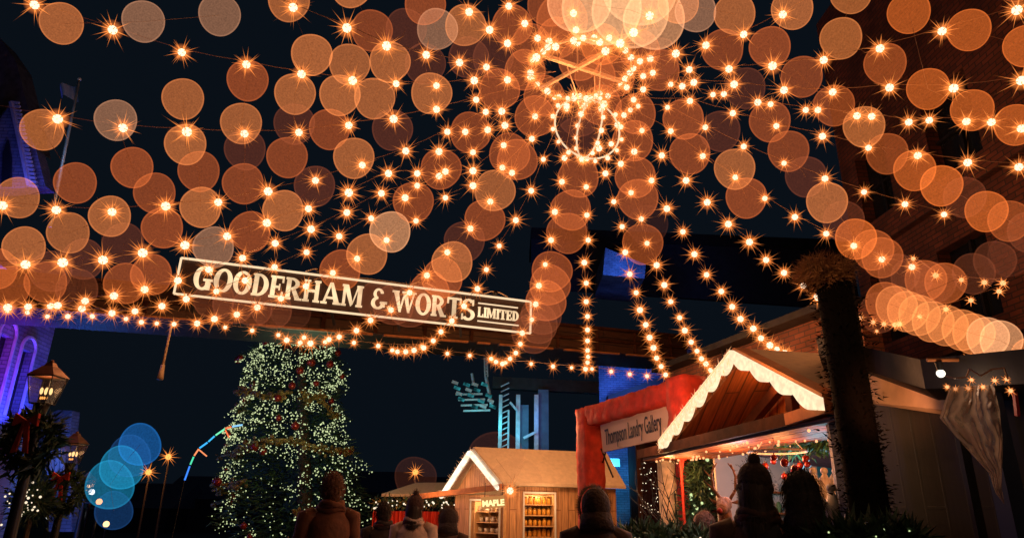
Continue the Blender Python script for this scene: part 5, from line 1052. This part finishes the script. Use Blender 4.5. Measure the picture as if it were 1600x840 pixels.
# hanging plastic
b = MB(); nu, nv = 80, 70; vs = []
LE_ = [(1484, 604), (1468, 652), (1510, 700), (1545, 738), (1556, 770), (1570, 788)]; RE_ = [(1553, 600), (1562, 640), (1567, 690), (1566, 730), (1565, 760), (1570, 788)]
def pl(L, k):
    x = k * (len(L) - 1); i = min(int(x), len(L) - 2); f_ = x - i; return lerp(L[i][0], L[i+1][0], f_), lerp(L[i][1], L[i+1][1], f_)
for j in range(nv + 1):
    a_, c_ = pl(LE_, j / nv), pl(RE_, j / nv)
    for i in range(nu + 1):
        k = i / nu; w_ = .6 - j / nv * .3; dp = w_ * (.035 * math.sin(k * 24 + 3.5 * noise.noise(Vector((k * 3, j * .07, 0)))) + .06 * noise.noise(Vector((k * 4, j * .12, 3))) + .03 * noise.noise(Vector((k * 10 + j * .1, j * .25, 9))))
        vs.append(at(lerp(a_[0], c_[0], k), lerp(a_[1], c_[1], k), 2.75 + dp))
b.raw(vs, [(j*(nu+1)+i, j*(nu+1)+i+1, (j+1)*(nu+1)+i+1, (j+1)*(nu+1)+i) for j in range(nv) for i in range(nu)], M_FILM)
tag(b.build('plastic_sheet', smooth=True, loc=at(1520, 604, 2.75)), 'gathered clear plastic sheet hanging from the eave of the right stall', 'plastic sheet')
light(at(1500, 640, 2.3), 1.3, (1, .5, .3), .05); light(at(1400, 700, 3.1), 34, (1, .34, .12), .05, spot=38, aim=at(1395, 606, 4.0))  # lights without a fixture, added to brighten the sheet and the fascia
q = at(1578, 700, 3.0); b = MB(); b.box((q.x - .05, q.y, 0), (q.x + .02, q.y + .1, at(1578, 598, 3.0).z), mat('navy painted post', (.03, .04, .07), .6)); b.build('corner_post', s3)
b = MB(); b.tube([at(1574, 594, 2.95), at(1584, 600, 2.95), at(1590, 650, 2.95)], .012, mat('red plastic pipe', (.5, .04, .03), .4), 6); b.build('red_trim', s3)
# ------------------------------------------------------------------ people
def mk_body(pose):
    J = {'pel': (0, 0, .95), 'sp': (0, 0, 1.15), 'ch': (0, 0, 1.36), 'nk': (0, .0, 1.50), 'hd': (0, .01, 1.58)}
    RD_ = {'pel': .13, 'sp': .12, 'ch': .14, 'nk': .055, 'hd': .06}
    Ed = [('pel', 'sp'), ('sp', 'ch'), ('ch', 'nk'), ('nk', 'hd')]
    for s_, n in ((-1, 'l'), (1, 'r')):
        el = pose.get('el' + n, (s_ * .26, .02, 1.12)); wr = pose.get('wr' + n, (s_ * .27, .14, .90))
        J.update({'sh' + n: (s_ * .18, 0, 1.42), 'el' + n: el, 'wr' + n: wr, 'hp' + n: (s_ * .09, 0, .88), 'kn' + n: (s_ * .10, .03, .48), 'an' + n: (s_ * .10, -.01, .09), 'to' + n: (s_ * .12, .16, .04)})
        RD_.update({'sh' + n: .07, 'el' + n: .045, 'wr' + n: .03, 'hp' + n: .09, 'kn' + n: .058, 'an' + n: .042, 'to' + n: .035})
        Ed += [('ch', 'sh' + n), ('sh' + n, 'el' + n), ('el' + n, 'wr' + n), ('pel', 'hp' + n), ('hp' + n, 'kn' + n), ('kn' + n, 'an' + n), ('an' + n, 'to' + n)]
        d = (Vector(wr) - Vector(el)).normalized(); pm = Vector(wr) + d * .07; J['pm' + n] = tuple(pm); RD_['pm' + n] = .030; Ed.append(('wr' + n, 'pm' + n))
    ks = list(J); me = bpy.data.meshes.new('body'); me.from_pydata([J[k] for k in ks], [(ks.index(a), ks.index(c)) for a, c in Ed], [])
    o = bpy.data.objects.new('b', me); C.objects.link(o); md = o.modifiers.new('s', 'SKIN'); 
    sv = me.skin_vertices[0].data
    for i, k in enumerate(ks): sv[i].radius = (RD_[k], RD_[k] * (.75 if k in ('ch', 'sp', 'pel') else 1)); sv[i].use_root = k == 'pel'
    o.modifiers.new('u', 'SUBSURF').levels = 2
    dg = bpy.context.evaluated_depsgraph_get(); m2 = bpy.data.meshes.new_from_object(o.evaluated_get(dg)); bpy.data.objects.remove(o)
    mb = MB(); mb.raw([v.co.copy() for v in m2.vertices], [tuple(p.vertices) for p in m2.polygons], M_SKIN)
    # head with face, fingers
    mb.sph((0, .015, 1.66), (.078, .098, .118), M_SKIN, 20, 14)
    mb.sph((0, .115, 1.645), (.014, .022, .022), M_SKIN, 8, 6); mb.sph((0, .10, 1.605), (.026, .012, .008), mat('lips', (.4, .13, .11), .5), 8, 5)
    for s_, n in ((-1, 'l'), (1, 'r')):
        mb.sph((s_ * .031, .096, 1.672), (.013, .011, .009), mat('eye', (.6, .6, .6), .2), 8, 5); mb.sph((s_ * .031, .105, 1.672), (.006, .004, .006), M_INK, 6, 4); mb.sph((s_ * .079, .01, 1.655), (.012, .02, .03), M_SKIN, 8, 5)
        wr, el = Vector(J['wr' + n]), Vector(J['el' + n]); d = (wr - el).normalized(); sd = Vector((0, 1, 0)); sd = (sd - d * sd.dot(d)).normalized(); nn = d.cross(sd)
        for f_, (o_, L) in enumerate(((-.028, .062), (-.009, .075), (.01, .07), (.028, .055))):
            a = wr + d * .085 + sd * o_; mb.tube([a, a + d * L * .45 + nn * .006 * s_, a + d * L * .8 + nn * .02 * s_, a + d * L + nn * .035 * s_], [.0095, .009, .008, .006], M_SKIN, 7)
        a = wr + d * .035 + sd * .022; mb.tube([a, a + sd * .03 + d * .03, a + sd * .035 + d * .06], [.012, .010, .007], M_SKIN, 7)
    return mb, J
def person(x, y, yaw, h, coat, label, head='hair', headcol=(.05, .03, .02), pose={}, bulky=1.0, ridges=False, legs=(.02, .02, .03)):
    t = thing('person', Vector((x, y, 0)), label, 'person'); t['_loc'] = [0, 0, 0]
    s = h / 1.775; mb, J = mk_body(pose); parts = []
    parts.append(mb.build('body', t, True))
    mc = mat('coat %.3f %.3f %.3f' % coat, coat, .8, 0, 14, .25, .6)
    b = MB()
    prof_ = [(.62, .21, .15), (.72, .205, .15), (.85, .20, .145), (1.0, .18, .135), (1.15, .185, .14), (1.28, .205, .145), (1.38, .20, .135), (1.45, .155, .105), (1.50, .085, .08), (1.535, .08, .08)]
    if ridges:
        pr = []
        for (z0_, a_, c_), (z1_, a1_, c1_) in zip(prof_[:-1], prof_[1:]):
            for k in range(4):
                f_ = k / 4; w_ = 1 + .035 * abs(math.sin((z0_ + (z1_ - z0_) * f_) * 28)); pr.append((lerp(z0_, z1_, f_), lerp(a_, a1_, f_) * w_, lerp(c_, c1_, f_) * w_))
        prof_ = pr + [prof_[-1]]
    N = 28; vs = []
    for z_, rx, ry in prof_:
        for j in range(N):
            a = 2 * math.pi * j / N; w_ = 1 + .03 * noise.noise(Vector((math.cos(a) * 2, math.sin(a) * 2, z_ * 5 + x)))
            vs.append(Vector((rx * bulky * w_ * math.cos(a), ry * bulky * w_ * math.sin(a), z_)))
    b.raw(vs, [(i*N+j, i*N+(j+1) % N, (i+1)*N+(j+1) % N, (i+1)*N+j) for i in range(len(prof_)-1) for j in range(N)], mc)
    for n, s_ in (('l', -1), ('r', 1)):
        sh_, el, wr = Vector(J['sh' + n]), Vector(J['el' + n]), Vector(J['wr' + n])
        b.tube([sh_ + Vector((-s_ * .05, 0, .02)), sh_ + Vector((s_ * .02, 0, -.0)), lerp(sh_, el, .5), el, lerp(el, wr, .5), wr - (wr - el).normalized() * .01], [.07 * bulky, .085 * bulky, .072 * bulky, .062 * bulky, .055 * bulky, .045 * bulky], mc, 14)
    parts.append(b.build('coat', t, True))
    b = MB(); ml = mat('trousers %.3f' % legs[0], legs, .8)
    for n, s_ in (('l', -1), ('r', 1)): b.tube([Vector(J['hp' + n]) + zz * .04, J['kn' + n], Vector(J['an' + n]) + zz * .02], [.108, .075, .06], ml, 12)
    parts.append(b.build('trousers', t, True))
    b = MB()
    for n, s_ in (('l', -1), ('r', 1)): q = Vector(J['an' + n]); b.sph((q.x + s_ * .005, q.y + .07, .045), (.052, .14, .05), M_BLACK, 12, 8); b.tube([(q.x, q.y, .03), (q.x, q.y, .16)], .055, M_BLACK, 10)
    parts.append(b.build('boots', t, True))
    mh = mat('head %.3f %.3f %.3f' % headcol, headcol, .85, 0, 40, .4, .8); b = MB()
    if head in ('hair', 'long'):
        b.sph((0, -.018, 1.68), (.098, .108, .122), mh, 18, 12); b.tube([(0, -.05, 1.64), (0, -.055, 1.55)], [.085, .06], mh, 14)
        if head == 'long': b.tube([(0, -.03, 1.72), (0, -.055, 1.62), (0, -.075, 1.5), (0, -.095, 1.36)], [.085, .10, .11, .09], mh, 16)
        b2 = 'hair'
    elif head == 'beanie': b.sph((.004, -.008, 1.70), (.098, .112, .118), mh, 18, 12); b.tube([(0, -.005, 1.635), (0, -.006, 1.66), (0, -.006, 1.685)], [.100, .108, .104], mh, 20); b.sph((.012, -.03, 1.825), .036, mh, 10, 8); b2 = 'hat'
    elif head == 'hood': b.sph((0, -.03, 1.66), (.115, .12, .145), mh, 20, 14); b.tube([(0, -.03, 1.60), (0, -.05, 1.48)], [.12, .14], mh, 18); b2 = 'hood'
    elif head == 'fur':
        b.sph((0, -.0, 1.71), (.12, .13, .105), mh, 22, 14); rr = random.Random(3)
        for i in range(2600):
            d = Vector((rr.gauss(0, 1), rr.gauss(0, 1), rr.gauss(0, 1) + .1)).normalized(); p_ = Vector((d.x * .118, d.y * .128, 1.71 + d.z * .103)); e_ = (d + Vector((rr.gauss(0, .4), rr.gauss(0, .4), rr.gauss(0, .4)))).normalized(); o2 = e_.orthogonal().normalized() * .0015
            b.raw([p_ - o2, p_ + o2, p_ + e_ * rr.uniform(.012, .03)], [(0, 1, 2)], mh)
        b2 = 'hat'
    if head != 'fur':      # loose strands, knit fuzz or fur edging so the outline is not a clean ball
        rr = random.Random(int(x * 100)); src = [v.copy() for v in b.v if v.z > 1.5]
        for i in range(1500 if head in ('hair', 'long') else 700):
            v = rr.choice(src); c_ = Vector((0, -.02, 1.66)); d = (v - c_).normalized()
            if head in ('hair', 'long'): e_ = (Vector((d.x * .35, d.y * .35, -1)) + Vector((rr.gauss(0, .25), rr.gauss(0, .25), rr.gauss(0, .2)))).normalized(); L_ = rr.uniform(.03, .10 if head == 'long' else .06)
            else: e_ = (d + Vector((rr.gauss(0, .5), rr.gauss(0, .5), rr.gauss(0, .5)))).normalized(); L_ = rr.uniform(.008, .02)
            p_ = v + d * rr.uniform(0, .010) + Vector((rr.gauss(0, .008), rr.gauss(0, .008), rr.gauss(0, .012))); o2 = e_.orthogonal().normalized() * .0022
            b.raw([p_ - o2, p_ + o2, p_ + e_ * L_], [(0, 1, 2)], mh)
    parts.append(b.build(b2, t, head != 'fur'))
    if head == 'beanie':      # hair spilling from under the hat over the collar
        b = MB(); rr = random.Random(int(y * 100)); mhr = mat('dark brown hair', (.035, .02, .014), .6); b.tube([(0, -.03, 1.68), (0, -.045, 1.60), (0, -.055, 1.50), (.01, -.06, 1.42)], [.088, .090, .098, .06], mhr, 14)
        for i in range(1400):
            a = rr.uniform(math.pi * .92, math.pi * 2.08); z_ = rr.uniform(1.40, 1.66); p_ = Vector((.093 * math.cos(a), -.05 + .085 * math.sin(a), z_)); e_ = Vector((rr.gauss(0, .2), rr.gauss(0, .15), -1)).normalized(); o2 = Vector((math.sin(a), -math.cos(a), 0)) * .003
            b.raw([p_ - o2, p_ + o2, p_ + e_ * rr.uniform(.04, .10) + Vector((math.cos(a), math.sin(a), 0)) * .006], [(0, 1, 2)], mhr)
        b.build('hair', t)
    b = MB(); rr = random.Random(int(x * 77 + y * 31))      # scarf or folded hood round the neck
    for k in range(3):
        c_ = Vector((rr.gauss(0, .008), -.012 - .012 * k, 1.485 + .022 * k)); b.tube([c_ + Vector(((.105 - .008 * k) * math.cos(u * .3491), (.100 - .006 * k) * math.sin(u * .3491), .012 * math.sin(u * .9 + k * 2))) for u in range(19)], .030, mc if k != 1 else mat('muted scarf wool', (.10, .03, .02), .9, 0, 30, .4, .6), 8)
    b.build('collar', t, True)
    if head == 'hood':
        b = MB(); mf = mat('grey brown fur trim', (.16, .10, .07), .9, 0, 20, .4)
        for i in range(1300):
            a = rr.uniform(0, 6.283); c_ = Vector((.112 * math.cos(a), .05 + rr.gauss(0, .015), 1.665 + .14 * math.sin(a))); e_ = Vector((math.cos(a) + rr.gauss(0, .5), rr.gauss(.2, .5), math.sin(a) + rr.gauss(0, .5))).normalized(); o2 = e_.orthogonal().normalized() * .003
            b.raw([c_ - o2, c_ + o2, c_ + e_ * rr.uniform(.02, .05)], [(0, 1, 2)], mf)
        b.build('fur_trim', t)
    t['_loc'] = [x, y, 0]; t.rotation_euler = (0, 0, yaw); t.scale = (s, s, s)
    return t
NP = at(1343, 700, 3.95); npt = thing('shaggy_post', flat(NP), 'dark greenery wrapped post topped by a shaggy brown tuft, between the two right stalls', 'post')
ptop = at(1306, 446, 3.95).z; b = MB(); b.tube([flat(NP), flat(NP) + zz * ptop], .105, mat('soot black timber', (.008, .006, .005), .95, spec=.1), 14); b.build('post', npt, True)
b = MB(); foliage(b, flat(NP) + zz * .9, flat(NP) + zz * (ptop + .05), .050, 15000, rnd, (.016, .042), (mat('near black fir', (.006, .006, .005), .95, spec=.1), mat('near black brown fir', (.010, .006, .004), .95, spec=.1))); b.build('greenery', npt)
b = MB(); tc_ = flat(NP) + zz * (ptop + .11) - Vector((.05, 0, .03)); mtf = mat('shaggy brown grass', (.42, .20, .085), .9, 0, 12, .4)
for i in range(3600):
    d = Vector((rnd.gauss(0, 1), rnd.gauss(0, 1), rnd.gauss(0, .8))).normalized(); p_ = tc_ + Vector((d.x * .15, d.y * .15, d.z * .10)) * rnd.uniform(.3, 1.12); e_ = (d + Vector((rnd.gauss(0, .5), rnd.gauss(0, .5), rnd.gauss(-.1, .5)))).normalized(); o2 = e_.orthogonal().normalized() * .004
    b.raw([p_ - o2, p_ + o2, p_ + e_ * rnd.uniform(.03, .08)], [(0, 1, 2)], mtf)
b.build('tuft', npt)
light(at(1250, 395, 3.4), 3.2, (1, .5, .2), .05)
q = at(1180, 770, 4.15); person(q.x, q.y, -.35, 1.76, (.075, .035, .025), 'shopper in dark brown coat and dark bobble hat, left of two at the stall', 'beanie', (.03, .016, .012))
q = at(1252, 770, 4.0); person(q.x, q.y, -.25, 1.72, (.012, .014, .02), 'shopper in black coat with long dark hair, right of two at the stall', 'long', (.014, .011, .011))
q = at(1300, 800, 5.2); person(q.x + .05, q.y, 2.6, 1.60, (.35, .28, .22), 'stallholder in pale sweater leaning inside the near stall', 'hair', (.2, .12, .07), pose={'ell': (-.3, .15, 1.2), 'wrl': (-.2, .38, 1.15)})
q = at(930, 800, 5.4); person(q.x, q.y, .1, 1.66, (.045, .02, .016), 'person in dark brown coat and fur trimmed hat below the red gate', 'hood', (.035, .02, .018), bulky=1.15)
q = at(648, 800, 8.0); person(q.x, q.y, -.1, 1.64, (.62, .46, .36), 'person in pale quilted jacket standing before the red draped stall', 'beanie', (.06, .03, .025), ridges=True, bulky=1.1)
q = at(598, 815, 8.6); person(q.x, q.y, .3, 1.58, (.03, .022, .02), 'person in black coat just left of the pale quilted jacket', 'hair', (.02, .014, .012))
q = at(700, 820, 8.2); person(q.x, q.y, .1, 1.52, (.07, .04, .03), 'person in dark brown jacket just right of the pale quilted jacket', 'hood', (.03, .02, .02))
q = at(515, 800, 6.6); person(q.x, q.y, .45, 1.80, (.15, .05, .02), 'person in rust orange coat standing in front of the tree', 'hair', (.10, .04, .02))
q = at(1100, 830, 6.6); person(q.x, q.y, .9, 1.52, (.15, .06, .04), 'person in brown coat bending toward the lit greenery', 'hair', (.08, .04, .03))
# unseen strings carried on overhead behind the photographer, added for warm fill
for k, (xa_, xb_) in enumerate(((-3.2, -2.4), (.6, 1.4), (3.0, 2.4))):
    P = [Vector((lerp(xa_, xb_, i / 7), 1.2 - i * .9, 5.0 - .25 * math.sin(i / 7 * 3.14))) for i in range(8)]
    t = thing('string_light', P[0], ('unseen amber bulb string running back overhead on the left', 'unseen amber bulb string running back overhead in the middle', 'unseen amber bulb string running back overhead on the right')[k], 'string lights', 'added unseen strings of bulbs above the photographer')
    w = MB(); w.tube([p + zz * .045 for p in P], .0035, M_WIRE, 4); w.build('cable', t)
    for p in P: inst('bulb', random.choice(BULBS), p, t, (0, 0, random.uniform(0, 6.28)), .9)
    light(P[1] - zz * .15, (3, 9, 8)[k], (1, .45, .18), .15)
light(at(1043, 740, 7.8) + Vector((-.1, -.55, .1)), 7, (1, .60, .26), .05)
# ------------------------------------------------------------------ light from the lamps that are there
WA = (1.0, .42, .14)
for px, py, Y, e in ((905, 150, 7.9, 90), (330, 440, 9.4, 24), (420, 440, 9.2, 30), (640, 500, 10.0, 25), (840, 520, 11.2, 28), (940, 545, 11.5, 25), (1060, 540, 10.2, 30), (1200, 520, 8.6, 34), (1280, 400, 7.3, 22), (1430, 330, 5.2, 6), (1500, 190, 4.2, 4), (1400, 140, 5.4, 7), (1500, 445, 5.0, 3)):
    light(at(px, py, Y) - zz * .12, e, WA, .12)
light(at(990, 640, 7.2), 34, (1, .42, .22), .15)             # bulbs that end on the gate
light(lerp(LE, AP, .5) - rdir * .35, 16, (1, .40, .14), .1); light(lerp(RE, AP, .5) - rdir * .4, 12, (1, .40, .14), .1)
light(AP + rdir * .3 - zz * .25, 8, (1, .36, .10), .08)
for k in (.15, .4, .65, .9): light(lerp(S0, S1, k) + rdir * .3 - zz * .16, 7, (1, .34, .10), .08)
light(at(1150, 735, 6.0), 11, (1, .70, .78), .12); light(at(1290, 745, 5.9), 9, (.3, .8, 1.0), .12)
light(A + (Cx - A) * .5 - ldh * .4, 9, (1, .55, .25), .1); light(at(850, 700, 10.9) + zz * .35, 62, (1, .50, .22), .2); light(at(800, 772, 11.2), 6, (1, .6, .3), .05)
light(at(470, 640, 14.3), 30, (.7, 1, .55), .5)
for o in list(bpy.data.objects):
    if '_loc' in o.keys(): del o['_loc']
